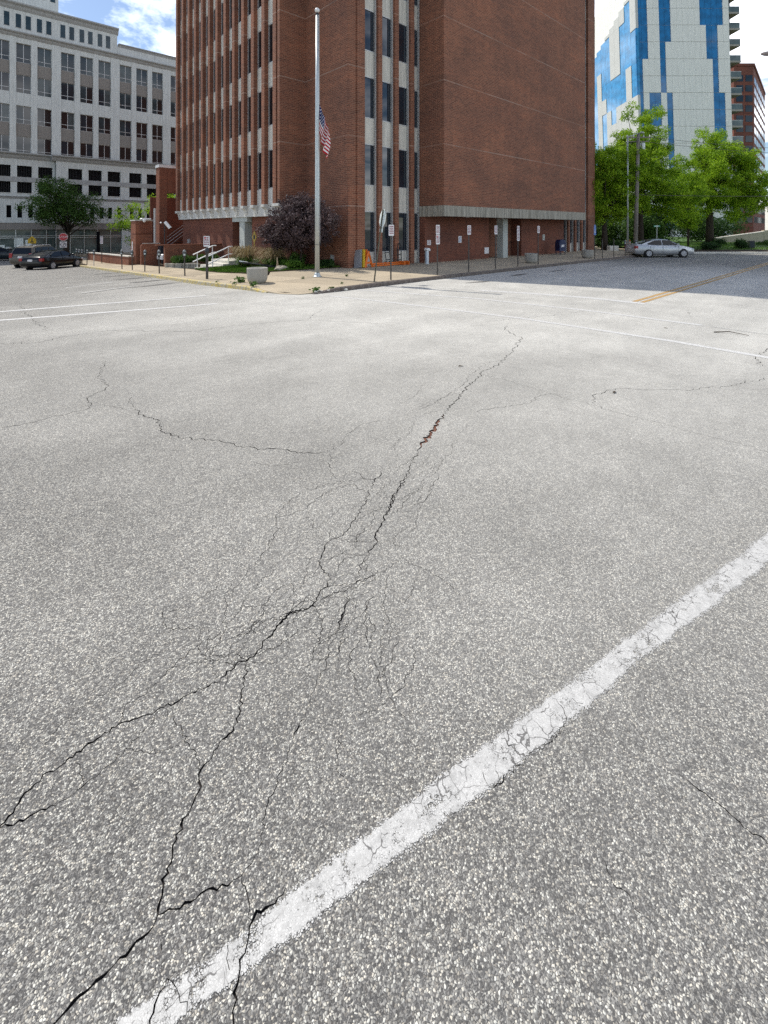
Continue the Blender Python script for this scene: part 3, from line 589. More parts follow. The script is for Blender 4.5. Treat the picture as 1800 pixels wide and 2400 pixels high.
# dark oil stains left where cars park along the kerb
def stain():
    t = NT('oil_stain'); o = t.objc(); g_ = t.n('ShaderNodeTexGradient', gradient_type='SPHERICAL'); t.l(o, g_.inputs[0])
    f = t.ramp(t.math('ADD', g_.outputs[0], t.math('MULTIPLY', t.math('SUBTRACT', t.noise(2.5, 4), 0.5), 0.8)), [(0.15, 0.0), (0.8, 0.72)])
    t.fin((0.07, 0.068, 0.066), 0.6, 0, 0.4); tr = t.n('ShaderNodeBsdfTransparent'); ms = t.n('ShaderNodeMixShader')
    t.l(f, ms.inputs[0]); t.l(tr.outputs[0], ms.inputs[1]); t.l(t.b.outputs[0], ms.inputs[2]); t.l(ms.outputs[0], t.out.inputs[0]); return t.mat
M['stain'] = stain()
for u, v, a, l, w in ((6.3,31.8,0.35,1.7,0.32),(6.2,28.6,0.3,1.8,0.34),(6.15,25.6,0.3,1.9,0.36),(6.1,22.8,0.3,2.0,0.4),(6.0,20.6,0.3,1.6,0.28),(16.5,11.9,-0.2,1.1,0.25),(20.5,12.4,0.1,1.4,0.25),(24,12.2,0,1.2,0.22)):
    m = MB(); m.face([(-1,-1,0),(1,-1,0),(1,1,0),(-1,1,0)])
    o = m.build('oil_stain', M['stain'], None, (u, v, zg(v)+0.006)); o.scale = (l, w, 1); o.rotation_euler = (math.atan(-0.0335) if v > 20 else 0, 0, a); struct(o)

# ------------------------------------------------------------------ kerbs and pavement
KERB = [(7.22,64),(7.22,50),(7.22,40),(7.22,30),(7.22,24),(7.22,20.5),(7.35,18.8),(7.6,17.4),(7.85,16.2),(8.02,15.0)]
RAMP = [(8.02,15.0),(8.2,14.35),(8.62,13.8),(9.1,13.55)]
KERB2 = [(9.1,13.55),(10.3,13.56),(12.3,13.62),(15.3,13.75),(20,13.77),(26.8,13.78),(36.5,13.78),(41.5,13.78)]
def kerb_mat(name, c, worn, k):
    t = NT(name); col = t.mix(t.ramp(t.noise(7, 5, 0.7), [(0.40-k, 1.0), (0.62-k, 0.0)]), c, worn)
    col = t.mix(0.6, col, t.ramp(t.noise(25, 4), [(0.3, 0.7), (0.7, 1.1)]), 'MULTIPLY'); t.bump(t.noise(40, 3), 0.4, 0.01); return t.fin(col, 0.85, 0, 0.2)
M['kerb_yellow'] = kerb_mat('yellow_painted_kerb', (0.58, 0.44, 0.13), (0.46, 0.42, 0.34), 0.0)
M['kerb_dark'] = kerb_mat('dirty_kerb', (0.14, 0.115, 0.10), (0.25, 0.22, 0.19), 0.1)
def offs(P, d):
    o = []
    for i, p in enumerate(P):
        a, b = P[max(i-1,0)], P[min(i+1,len(P)-1)]; dx, dy = b[0]-a[0], b[1]-a[1]; l = math.hypot(dx,dy); o.append((p[0]-dy/l*d, p[1]+dx/l*d))
    return o
def resample(P, st):
    o = []
    for a, b in zip(P, P[1:]):
        n = max(1, round(math.hypot(b[0]-a[0], b[1]-a[1])/st)); o += [(a[0]+(b[0]-a[0])*i/n, a[1]+(b[1]-a[1])*i/n) for i in range(n)]
    return o + [P[-1]]
kerb = bpy.data.objects.new('kerb', None); COL.objects.link(kerb); struct(kerb)
def kerb_run(P, m, taper0=False, taper1=False):
    P = resample(P, 2.6 if m == 'kerb_dark' else 2.4); n = len(P)
    for i in range(n-1):
        a, b = P[i], P[i+1]; L = math.hypot(b[0]-a[0], b[1]-a[1]); dx, dy = (b[0]-a[0])/L, (b[1]-a[1])/L; nx, ny = -dy, dx
        k = MB(); rings = []
        for t, p in ((0.012, a), (L-0.012, b)):
            q = (a[0]+dx*t, a[1]+dy*t); h = 0.15
            if taper0 and i == 0 and p is a: h = 0.035
            if taper1 and i == n-2 and p is b: h = 0.035
            z = zg(q[1]); 
            rings.append([(q[0], q[1], z-0.1), (q[0]+nx*0.012, q[1]+ny*0.012, z+h-0.03), (q[0]+nx*0.04, q[1]+ny*0.04, z+h), (q[0]+nx*0.165, q[1]+ny*0.165, z+h+0.002), (q[0]+nx*0.165, q[1]+ny*0.165, z-0.1)])
        k.loft(rings); k.build('kerb_stone', M[m], kerb)
kerb_run(KERB, 'kerb_yellow', taper1=True)
kerb_run(KERB2, 'kerb_dark', taper0=True)
def slab_mat():
    t = NT('pavement_concrete'); f = t.noise(55, 4, 0.65); b = t.noise(0.5, 5, 0.6)
    col = t.ramp(f, [(0.25, (0.36, 0.30, 0.215)), (0.75, (0.52, 0.445, 0.33))])
    col = t.mix(0.9, col, t.ramp(b, [(0.3, (0.80, 0.80, 0.80)), (0.7, (1.1, 1.08, 1.05))]), 'MULTIPLY')
    oi = t.n('ShaderNodeObjectInfo'); col = t.mix(1.0, col, t.ramp(oi.outputs['Random'], [(0, 0.84), (1, 1.08)]), 'MULTIPLY')
    cr_ = t.vor(0.9, 'DISTANCE_TO_EDGE'); ln = t.math('LESS_THAN', cr_.outputs['Distance'], t.math('MULTIPLY', t.math('SUBTRACT', t.noise(0.8, 4), 0.55), 0.05)); col = t.mix(t.math('MULTIPLY', ln, 0.6), col, (0.12, 0.10, 0.08))
    t.bump(f, 0.2, 0.01); return t.fin(col, 0.9, 0, 0.2)
M['slab'] = slab_mat()
pave = MB(); pave.face([(7.4,62,zg(62)+0.1),(7.4,40,zg(40)+0.1),(7.4,21,zg(21)+0.1),(7.75,17.6,0.09),(8.1,15.4,0.06),(8.45,14.4,0.04),(9.2,13.75,0.03),(16,13.95,0.1),(46,13.95,0.1),(46,21,0.1),(16,22,0.05),(16,62,zg(62)-0.3)])
pavement = struct(pave.build('pavement', M['soil']))
def slab(poly, g=0.011):
    cx, cyy = sum(p[0] for p in poly)/len(poly), sum(p[1] for p in poly)/len(poly)
    def ins(k): return [(p[0]+(cx-p[0])*k/max(0.3, math.hypot(cx-p[0], cyy-p[1])), p[1]+(cyy-p[1])*k/max(0.3, math.hypot(cx-p[0], cyy-p[1]))) for p in poly]
    dz = rnd.uniform(-0.006, 0.006)
    top = lambda p: (max(sz(*p), 0.0) if p[1] < 19 else sz(*p)) + dz
    a, b = ins(g*1.4), ins(g*2.6)
    m = MB(); m.loft([[(p[0], p[1], top(p)-0.14) for p in a], [(p[0], p[1], top(p)-0.008) for p in a], [(p[0], p[1], top(p)) for p in b]], False, True)
    return m.build('slab', M['slab'], pavement)
vs_ = [13.94, 15.45, 17.0, 18.5, 20.0]
for i in range(22):
    u0 = 12.4 + i*1.52
    for a, b in zip(vs_, vs_[1:]): slab([(u0, a), (u0+1.52, a), (u0+1.52, b), (u0, b)])
for i in range(24):
    v0 = 21.2 + i*1.52
    for a, b in ((7.39, 8.7), (8.7, 10.0)): slab([(a, v0), (b, v0), (b, v0+1.52), (a, v0+1.52)])
slab([(7.40,21.2),(7.55,18.8),(8.9,18.9),(8.7,21.2)]); slab([(8.7,21.2),(8.9,18.9),(10.3,19.0),(10.0,21.2)])
slab([(7.55,18.8),(7.78,17.45),(8.02,16.25),(9.2,16.5),(8.9,18.9)]); slab([(8.9,18.9),(9.2,16.5),(10.8,16.7),(10.3,19.0)])
slab([(10.3,19.0),(10.8,16.7),(12.4,16.9),(12.4,18.5),(12.4,20.0),(11.2,20.5)])
slab([(9.2,16.5),(9.9,15.2),(10.8,13.75),(12.4,13.94),(12.4,16.9),(10.8,16.7)])
def ramp_slab():
    m = MB(); top = [(8.02,16.25),(9.2,16.5),(9.9,15.2),(10.8,13.75)]; low = [(8.19,15.05),(8.33,14.42),(8.68,13.94),(9.15,13.71),(10.2,13.73)]
    P = [(p[0], p[1], sz(*p)) for p in top[:3]] + [(10.8, 13.76, 0.15)] + [(9.15,13.73,0.04)] + [(8.66,13.84,0.02),(8.26,14.4,0.02),(8.12,15.02,0.05)]
    c = (9.1, 14.9, 0.10); ci = m.pt(c); ids = [m.pt(p) for p in P]
    for i in range(len(ids)): m.f.append([ids[i], ids[(i+1) % len(ids)], ci]); m.m.append(0)
    m.f = [f[::-1] for f in m.f]
    ids2 = [m.pt((p[0], p[1], -0.05)) for p in P]
    for i in range(len(ids)): j = (i+1) % len(ids); m.f.append([ids[i], ids[j], ids2[j], ids2[i]]); m.m.append(0)
    m.build('ramp_slab', M['slab'], pavement)
ramp_slab()
# ------------------------------------------------------------------ the brick office building
ROOF = 29.75
bld = thing('office_building', 'tall red brick office building with narrow window strips on the street corner', 'building', (0,0,0))
w = MB()
w.box((15.1,19.9,-1.5),(45.4,40.5,ROOF))                       # main body
w.box((15.1,19.27,-0.2),(15.66,19.9,ROOF-0.01))                # corner return
w.box((20.78,17.5,3.67),(39.4,19.895,ROOF+0.02))               # bay over the right-hand pavement
w.box((13.73,23.37,3.3),(15.095,40.49,ROOF+0.03))              # bay on the left-hand street
w.build('wall', M['brick'], bld)
rf = MB(); rf.box((13.4,17.6,ROOF+0.03),(45.3,40.4,ROOF+0.4)); rf.build('roof', M['roof'], bld)
# left bay: thirteen piers, windows between
PITCH = 1.365; V0 = 24.15
pier_me = MB().box((0,0,3.76),(0.32,0.37,ROOF-0.03)).mesh('pier', M['brick'])
for i in range(13): place('pier', pier_me, bld, (13.36, V0 + i*PITCH - 0.37, 0))
e = MB(); e.box((13.36,23.36,3.76),(13.9,23.60,ROOF-0.02)); e.box((13.50,23.60,3.76),(13.9,23.83,ROOF-0.02)); e.build('corner_pier', M['brick'], bld)
W = PITCH - 0.37
def win_meshes(wd, ht, nx, ny):      # window facing -n; local x along wall, y into wall
    f = MB(); t = 0.055
    f.box((0,0,0),(t,0.09,ht)); f.box((wd-t,0,0),(wd,0.09,ht)); f.box((t,0.002,0),(wd-t,0.09,t)); f.box((t,0.002,ht-t),(wd-t,0.09,ht))
    p = MB(); p.face([(t,0.05,t),(wd-t,0.05,t),(wd-t,0.05,ht-t),(t,0.05,ht-t)])
    return f, p
f, p = win_meshes(W, 2.33, 0, 1)
fme = f.mesh('window', M['alu']); pme = p.mesh('pane', M['glass'])
pan_me = MB().box((0,0.02,0),(W,0.10,1.42)).mesh('spandrel_panel', M['conc_panel'])
for i in range(12):
    v = V0 + i*PITCH
    for k in range(7):
        z = 3.5 + 3.75*k + 1.2
        o = place('window', fme, bld, (13.63, v+W, z), R(-90)); place('pane', pme, o)
        place('spandrel_panel', pan_me, bld, (13.60, v+W, z+2.33), R(-90))
# the cast concrete skirt with its brackets
sk = MB(); sk.box((13.62,23.3,3.06),(15.2,40.56,3.72)); sk.box((13.60,23.84,3.72),(13.66,40.2,4.70)); sk.build('concrete_skirt', M['conc_white'], bld)
cb = MB(); pr = [(0.34,0.0),(0.0,0.0),(0.0,-0.17),(0.10,-0.19),(0.19,-0.25),(0.25,-0.36),(0.28,-0.55),(0.34,-0.55)]
cb.loft([[(x, 0, z) for x, z in pr], [(x, 0.40, z) for x, z in pr]]); cbm = cb.mesh('bracket', M['conc_white'])
for i in range(13): place('bracket', cbm, bld, (13.29, V0 + i*PITCH - 0.41, 3.765))
place('bracket', cbm, bld, (13.29, 23.36, 3.765))
# ground floor of the left side
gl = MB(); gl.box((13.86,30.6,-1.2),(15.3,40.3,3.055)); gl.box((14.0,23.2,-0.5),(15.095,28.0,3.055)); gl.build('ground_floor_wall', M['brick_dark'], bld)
d = MB(); d.box((14.9,28.0,-0.6),(15.2,30.6,3.05)); d.build('entrance_recess', M['void'], bld)
d = MB(); d.box((14.35,29.55,0.2),(14.42,30.55,2.7)); d.build('door', M['door_dark'], bld)
cl = MB(); cl.box((13.75,28.55,-0.4),(14.3,29.3,2.76)); cl.box((13.70,28.1,2.76),(14.35,30.3,3.058)); cl.build('column', M['conc_col'], bld)
cp = MB(); cp.box((13.743,28.8,1.0),(13.752,29.0,1.5)); cp.build('plaque', M['galv'], bld)
em = MB(); em.loft([[(13.985,27.66,1.33),(13.985,27.98,1.75),(13.985,27.66,2.2),(13.985,27.34,1.75)],[(14.0,27.66,1.33),(14.0,27.98,1.75),(14.0,27.66,2.2),(14.0,27.34,1.75)]]); em.box((13.98,27.60,1.15),(14.0,27.72,1.40))
em = em.build('diamond_emblem', M['gold'], bld)
k = MB(); k.box((13.975,27.56,1.62),(13.984,27.76,1.88)); k.build('emblem_centre', M['dark_metal'], em)
wl = MB(); wl.box((13.74,38.55,1.12),(13.86,38.68,1.45)); wl.build('wall_light', M['alu'], bld); MB().box((13.74,38.8,1.12),(13.86,38.93,1.45)).build('wall_light', M['alu'], bld)
# window strips on the right-hand street, both sides of the bay
VF = 19.27
wins = [(16.2,17.24),(17.54,18.54),(18.85,19.85),(20.15,20.775)]
wins2 = [(39.42,40.05),(40.35,41.35),(41.65,42.65),(42.95,43.95)]
piers = [(15.66,16.2,19.20),(17.24,17.54,VF),(18.54,18.85,VF),(19.85,20.15,VF),(40.05,40.35,VF),(41.35,41.65,VF),(42.65,42.95,VF),(43.95,45.42,19.22)]
for a, b, v in piers:
    m = MB(); m.box((a, v, -0.1), (b, 19.95, ROOF-0.04)); m.build('pier', M['brick'], bld)
for si, ws in enumerate((wins, wins2)):
    for a, b in ws:
        wd = b - a
        f, p = win_meshes(wd, 2.33, 0, 1); fm = f.mesh('window', M['alu']); pm = p.mesh('pane', M['glass_sky'])
        pnm = MB().box((0,0.02,0),(wd,0.12,1.42)).mesh('spandrel_panel', M['conc_panel'])
        for kf in range(-1, 7):
            z = 3.5 + 3.75*kf + 1.2
            o = place('window', fm, bld, (a, 19.56, z)); place('pane', pm, o)
            place('spandrel_panel', pnm, bld, (a, 19.55, z+2.33))
        b0 = MB(); b0.box((a, 19.57, 0.05),(b, 19.7, 0.95)); b0.build('base_panel', M['conc_panel'], bld)
        jm = MB(); jm.box((b-0.075, 19.44, -0.05),(b-0.003, 19.56, ROOF-0.05)); jm.build('jamb', M['alu'], bld)
# right bay: concrete edge beam and soffit, recessed entrance wall
bm = MB(); bm.box((20.74,17.44,3.03),(39.44,17.75,3.67)); bm.box((20.74,17.75,3.03),(21.04,19.6,3.668)); bm.box((39.14,17.75,3.03),(39.44,19.2,3.668)); bm.box((21.04,17.75,3.12),(39.14,19.9,3.66))
bm.build('edge_beam', M['conc_beam'], bld)
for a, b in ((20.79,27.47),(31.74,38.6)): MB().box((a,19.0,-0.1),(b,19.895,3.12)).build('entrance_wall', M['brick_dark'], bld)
en = MB(); en.box((27.47,20.62,0),(31.74,20.7,3.1)); en.build('entrance_back', M['void'], bld)
co = MB(); co.box((28.5,18.52,0.1),(29.1,19.05,3.03)); co.build('column', M['conc_col'], bld)
def door(u0, wd, v, z):
    f = MB(); t = 0.11
    f.box((0,0,0),(t,0.06,2.15)); f.box((wd-t,0,0),(wd,0.06,2.15)); f.box((t,0.002,0),(wd-t,0.06,0.25)); f.box((t,0.002,2.03),(wd-t,0.06,2.15))
    o = f.build('door', M['alu'], bld, (u0, v, z))
    MB().box((t,0.025,0.25),(wd-t,0.035,2.03)).build('pane', M['glass'], o)
    MB().box((t-0.03,-0.05,1.0),(wd-t+0.02,-0.02,1.06)).build('push_bar', M['alu'], o)
    return o
for u0 in (27.6, 28.65, 30.5): door(u0, 1.0, 19.95, 0.22)
tr = MB(); tr.box((27.47,19.94,2.37),(31.74,20.0,2.47)); tr.box((29.62,19.94,0.2),(29.74,20.0,3.1)); tr.build('transom', M['alu'], bld)
tg = MB(); tg.box((27.5,19.97,2.47),(31.7,19.98,3.1)); tg.build('transom_glass', M['glass'], bld)
nt = MB(); nt.box((30.9,19.93,1.35),(31.15,19.948,1.75)); nt.build('door_notice', M['sign_white'], bld)
# things fixed to the walls
def wallsign(u0, u1, z0, z1, v, m, ink=None, name='wall_sign'):
    s_ = MB(); s_.box((u0, v-0.02, z0), (u1, v, z1)); o = s_.build(name, M[m], bld)
    if ink:
        q = MB(); n = max(2, int((z1-z0)/0.08))
        for i in range(n):
            zz = z1-(z1-z0)*(0.14+0.76*i/n); q.box((u0+(u1-u0)*0.15, v-0.024, zz-0.028), (u1-(u1-u0)*rnd.uniform(0.15,0.3), v-0.02, zz))
        q.build('lettering', M[ink], o)
    return o
wallsign(24.02,24.35,1.38,1.82,19.0,'sign_white','sign_blue'); wallsign(26.93,27.42,0.56,0.99,19.0,'sign_white'); wallsign(34.95,35.28,1.36,1.82,19.0,'galv','post')
wallsign(21.0,21.32,1.3,1.6,19.0,'sign_white','sign_ink')
for u in (24.2, 28.2, 33.5): sl = MB(); sl.lathe([(0.02,0.02),(0.14,0.02),(0.14,-0.05),(0.10,-0.10),(0.02,-0.11)], 10, (u, 18.4, 3.11)); sl.build('soffit_light', M['alu'], bld)
ub = MB(); ub.box((14.98,20.5,0.55),(15.1,20.7,0.85)); ub.build('utility_box', M['galv'], bld)
# ------------------------------------------------------------------ grey office block over a parking deck, end of the side street
M['grey_stone'] = concrete('grey_cast_stone', (0.64, 0.655, 0.63), 0.3)
M['grey_stone2'] = concrete('grey_cast_stone_ledge', (0.40, 0.40, 0.39), 0.35)
M['taupe'] = concrete('taupe_spandrel', (0.27, 0.245, 0.22), 0.2)
gb = thing('grey_office_block', 'grey stone office block over an open parking deck across the far street', 'building')
GV = 73.0; U0, U1 = -12.0, 30.0
body = MB(); body.box((U0,GV+0.45,11.0),(U1,GV+22,26.5)); body.box((U0,GV+1.2,-1.6),(U1,GV+21.9,11.0)); body.box((U0,GV+0.451,26.5),(16.28,GV+21.9,30.3)); body.box((U0,GV+4,30.3),(9.9,GV+18,37)); body.build('wall', M['grey_stone'], gb)
starts = [2.94-6.83*2, 2.94-6.83, 2.94, 9.67, 16.5, 23.33]
wcols = [(s_+2.12*i, s_+2.12*i+1.5) for s_ in starts for i in range(3)]
rows = [(23.07,25.43),(19.25,21.54),(15.44,17.65),(11.55,13.84)]
# vertical piers between windows, horizontal bands
edges = [U0] + [x for ab in wcols for x in ab] + [U1]
pc = 0
for a, b in zip(edges[0::2], edges[1::2]):
    m = MB(); m.box((a, GV, 11.2), (b, GV+0.46, 26.1)); m.build('pier', M['grey_stone'], gb)
for z0, z1 in ((25.43,26.1),(17.65,19.25)):
    me = MB().box((0,0.04,0),(1.5,0.46,z1-z0)).mesh('band', M['grey_stone'])
    for a, b in wcols: place('band', me, gb, (a, GV, z0))
for z0, z1 in ((21.54,23.07),(13.84,15.44)):
    me = MB().box((0,0.16,0),(1.5,0.44,z1-z0)).mesh('spandrel_panel', M['taupe'])
    for a, b in wcols: place('spandrel_panel', me, gb, (a, GV, z0))
fr = MB(); t = 0.05
def wframe(wd, ht, bar):
    f = MB(); f.box((0,0,0),(t,0.1,ht)); f.box((wd-t,0,0),(wd,0.1,ht)); f.box((t,0.003,0),(wd-t,0.1,t)); f.box((t,0.003,ht-t),(wd-t,0.1,ht)); f.box((wd/2-0.03,0.004,t),(wd/2+0.03,0.1,ht-t)); f.box((t,0.006,bar-0.03),(wd-t,0.1,bar+0.03)); return f
gcols = ['glass','glass_g1','glass_g2','glass_g3']
M['glass_g1'] = glass('office_glass_blue', (0.012, 0.026, 0.038), 0.05, 0.4); M['glass_g2'] = glass('office_glass_teal', (0.025, 0.045, 0.055), 0.08, 0.4); M['glass_g3'] = glass('office_glass_blinds', (0.06, 0.08, 0.085), 0.12, 0.4)
pane_me = {}
for ri, (z0, z1) in enumerate(rows):
    ht = z1-z0; fm = wframe(1.5, ht, 0.55).mesh('window', M['alu'])
    for a, b in wcols:
        if a < -4: continue
        o = place('window', fm, gb, (a, GV+0.26, z0))
        for x0, x1 in ((t, 0.72), (0.78, 1.5-t)):
            g_ = rnd.choices(gcols, ((1,3,4,2),(3,3,2,1),(6,2,1,0.4),(6,2,1,0.3))[ri])[0]
            key = (ri, x0, g_)
            if key not in pane_me: pane_me[key] = MB().box((x0,0.05,t),(x1,0.06,ht-t)).mesh('pane', M[g_])
            place('pane', pane_me[key], o)
def cornice(u0, u1, v, z, h, d, m='grey_stone2', name='cornice'):
    c = MB(); pr = [(0.5,0),(0,0),(-d*0.3,h*0.3),(-d*0.45,h*0.55),(-d,h*0.8),(-d,h),(0.5,h)]
    c.loft([[(u0, v+y, z+zz) for y, zz in pr], [(u1, v+y, z+zz) for y, zz in pr]]); return c.build(name, M[m], gb)
cornice(U0, U1, GV, 26.1, 0.62, 0.45); cornice(U0, 16.4, GV+0.42, 29.6, 0.85, 0.5); cornice(16.41, U1, GV+0.42, 27.9, 0.5, 0.3)
up = MB(); up.box((16.29, GV+0.4, 26.5),(U1, GV+1, 28.0)); up.build('parapet', M['grey_stone'], gb)
sm = MB().box((0,-0.02,0),(0.52,0.05,1.68)).mesh('window', M['glass_g2']); sf = MB().box((-0.05,-0.005,-0.07),(0.57,0.04,0)).mesh('sill', M['grey_stone2'])
for s_ in starts[:4]:
    for i in range(3):
        for q in (0.0, 0.98):
            u = s_ + 2.12*i + q
            if u > -3: o = place('window', sm, gb, (u, GV+0.44, 27.46)); place('sill', sf, o)
for u in (6.6, 7.9, 9.0): place('window', sm, gb, (u, GV+3.97, 33.2))
# parking deck and shop front: lower storeys stand forward to the right of the tree
gcl = [(3.05,4.54),(5.16,6.63),(7.27,8.77)]; gcr = [(10.35,11.92),(12.61,14.17),(14.86,16.43),(17.52,19.13),(19.8,21.4),(22.1,23.7),(24.8,26.4)]
gcl = [(-3.8,-2.3),(-1.7,-0.2),(0.4,1.9)] + gcl
def deck(cols, u0, u1, v):
    ed = [u0] + [x for ab in cols for x in ab] + [u1]
    for a, b in zip(ed[0::2], ed[1::2]): MB().box((a, v, 6.2),(b, v+0.5, 11.0)).build('pier', M['grey_stone'], gb)
    for a, b in cols:
        MB().box((a, v+0.02, 10.17),(b, v+0.5, 11.0)).build('band', M['grey_stone'], gb); MB().box((a, v+0.02, 6.2),(b, v+0.5, 6.75)).build('band', M['grey_stone'], gb)
    m = MB(); m.box((u0, v-0.06, 8.14),(u1, v+0.5, 8.75)); m.build('deck_ledge', M['grey_stone2'], gb)
    vo = MB(); vo.box((u0, v+0.9, 6.2),(u1, v+1.0, 11.0)); vo.build('deck_interior', M['void'], gb)
    br = MB()
    for i in range(9): br.box((0.12+i*0.165, 0, 0), (0.15+i*0.165, 0.03, 1.39))
    brm = br.mesh('guard_bars', M['dark_metal'])
    fr_ = MB(); fr_.box((-0.03,-0.025,-0.07),(1.56,0.05,0)); frm = fr_.mesh('sill', M['conc_white'])
    for a, b in cols:
        for z in (8.76, 6.76): o = place('guard_bars', brm, gb, (a, v+0.3, z)); place('sill', frm, gb, (a-0.02, v, z-0.005))
deck(gcl, U0, 9.05, GV+0.05); deck(gcr, 9.06, U1, GV-0.75)
cornice(U0, 9.05, GV, 11.0, 0.75, 0.55); cornice(8.6, U1, GV-0.8, 11.0, 0.75, 0.55)
cornice(U0, 9.05, GV+0.05, 6.0, 0.35, 0.2); cornice(8.9, U1, GV-0.75, 6.0, 0.35, 0.2)
slots = [(u, u+0.48) for u in (-0.9,0.15,2.0,3.05,4.13,5.19,6.27,7.4,10.6,11.7,12.8,13.9,14.93,16.04,17.6,18.7,19.8,21.2,22.3)]
lo = MB()
for (ua, ub, v) in ((U0, 9.05, GV+0.05),(9.06, U1, GV-0.75)):
    sl_ = [s_ for s_ in slots if ua < s_[0] < ub]; ed = [ua] + [x for ab in sl_ for x in ab] + [ub]
    for a, b in zip(ed[0::2], ed[1::2]): lo.box((a, v, 3.03),(b, v+0.5, 6.0))
    for a, b in sl_: lo.box((a, v+0.01, 5.2),(b, v+0.5, 6.0)); lo.box((a, v+0.01, 3.03),(b, v+0.5, 3.68))
lo.build('lower_wall', M['grey_stone'], gb)
for a, b in slots:
    v = GV+0.05 if a < 9 else GV-0.75
    MB().box((a, v+0.4, 3.6),(b, v+0.45, 5.3)).build('slot_opening', M['void'], gb)
for (ua, ub, v) in ((U0, 9.05, GV+0.05),(9.06, 16.6, GV-0.75)):
    MB().box((ua, v+0.06, 2.2),(ub, v+0.5, 3.03)).build('fascia', M['taupe'], gb)
    MB().box((ua, v+0.30, -1.3),(ub, v+0.33, 2.2)).build('shop_window', M['glass_shop'], gb)
    m = MB(); u = ua
    while u < ub: m.box((u-0.04, v+0.2, -1.3),(u+0.04, v+0.31, 2.2)); u += 1.55
    for z in (1.15, 1.38, -1.2): m.box((ua, v+0.205, z-0.04),(ub, v+0.31, z+0.04))
    m.build('mullions', M['galv'], gb)
MB().box((16.6, GV-0.75, -1.6),(U1, GV-0.2, 3.03)).build('pier', M['grey_stone'], gb)
MB().box((13.6, GV-0.6, -1.2),(13.95, GV-0.5, 1.9)).build('door', M['void'], gb)
for u, z0, z1, w_ in ((4.9,0.0,1.2,0.9),(6.0,-0.5,0.9,0.7),(2.9,-0.9,0.3,1.1)): MB().box((u, GV+0.28, z0),(u+w_, GV+0.34, z1)).build('window_poster', M['sign_back'], gb)
fp = MB(); fp.face([(-15,66.6,zg(66.6)+0.12),(40,66.6,zg(66.6)+0.12),(40,73.3,zg(73)+0.16),(-15,73.3,zg(73)+0.16)]); fp.box((-15,66.45,zg(66.5)-0.2),(40,66.6,zg(66.5)+0.13)); struct(fp.build('far_pavement', M['slab']))

# ------------------------------------------------------------------ white and blue tower, brick towers, beyond the trees
def frame_obj(x, y, ang=0):                    # tower parts are built square to the camera's own street
    return (*cw(x, y), 0), R(-47.48) + ang
M['tower_panel'] = concrete('tower_concrete', (0.84, 0.83, 0.77), 0.22); M['tower_sunlit'] = concrete('tower_sunlit_panel', (0.56, 0.56, 0.53), 0.2)  # one concrete in two tones: shaded front lightened, sunlit flank darkened in colour
TY = 91.0
tw = thing('glass_and_concrete_tower', 'white concrete tower with stepped blue glass strips behind the right-hand trees', 'building', (*cw(0, TY), 0), R(-42.52))
px2m = TY/1082.0
def tx(zx): return (1350 + zx/3.6867 - 900)*px2m
def tz(zy): return 2.3 + (536 - zy/3.6867)*px2m
LEAN = -0.030
def shx(x, z): return x + LEAN*(z-20)
core = MB()
xl, xr = tx(546), tx(1352)
ztop = tz(-260)
def ring(z, d0, d1): return [(shx(xl+0.3,z),d0,z),(shx(xr-0.3,z),d0,z),(shx(xr-0.3,z),d1,z),(shx(tx(165)*(TY+22)/TY+0.35,z),d1,z)]
core.loft([ring(-2,0.2,22), ring(tz(0)+6,0.2,22)]); core.build('core_wall', M['tower_panel'], tw)
gm = {0:{0,1,4,5,11,12,13,14},-1:{0,1,4,5,11,12,13,14},-2:{0,1,4,5,11,12,13,14},1:{0,1,4,5,12,13},2:{0,1,4,12,13},3:{0,4,13},4:{0,4,13},5:{0,2,3,5,13,14},6:{0,1,2,3,5,13,14},7:{5,13,14},8:{5},9:{5},10:{5},11:{4,5,9},12:{4,5,9,10}}
rowz = [-220,-75,70,215,360,508,655,800,945,1090,1237,1384,1531,1678,1825,1972]
for ri in range(15):
    r_ = ri-2; zb, zt = tz(rowz[ri+1]), tz(rowz[ri])
    for c in range(16):
        x0, x1 = xl + (xr-xl)*c/16, xl + (xr-xl)*(c+1)/16
        isg = c in gm.get(r_, set())
        g_, y0 = (0.02, 0.12) if isg else (0.012 if (c*7+r_*3) % 3 else 0.004, 0.0)
        m = MB(); a, b = x0+g_, x1-g_; lo_, hi = zb+0.03, zt-0.03
        m.loft([[(shx(a,lo_),y0,lo_),(shx(b,lo_),y0,lo_),(shx(b,lo_),0.36,lo_),(shx(a,lo_),0.36,lo_)],[(shx(a,hi),y0,hi),(shx(b,hi),y0,hi),(shx(b,hi),0.36,hi),(shx(a,hi),0.36,hi)]])
        m.build('glass_panel' if isg else 'concrete_panel', M['glass_blue'] if isg else M['tower_panel'], tw)
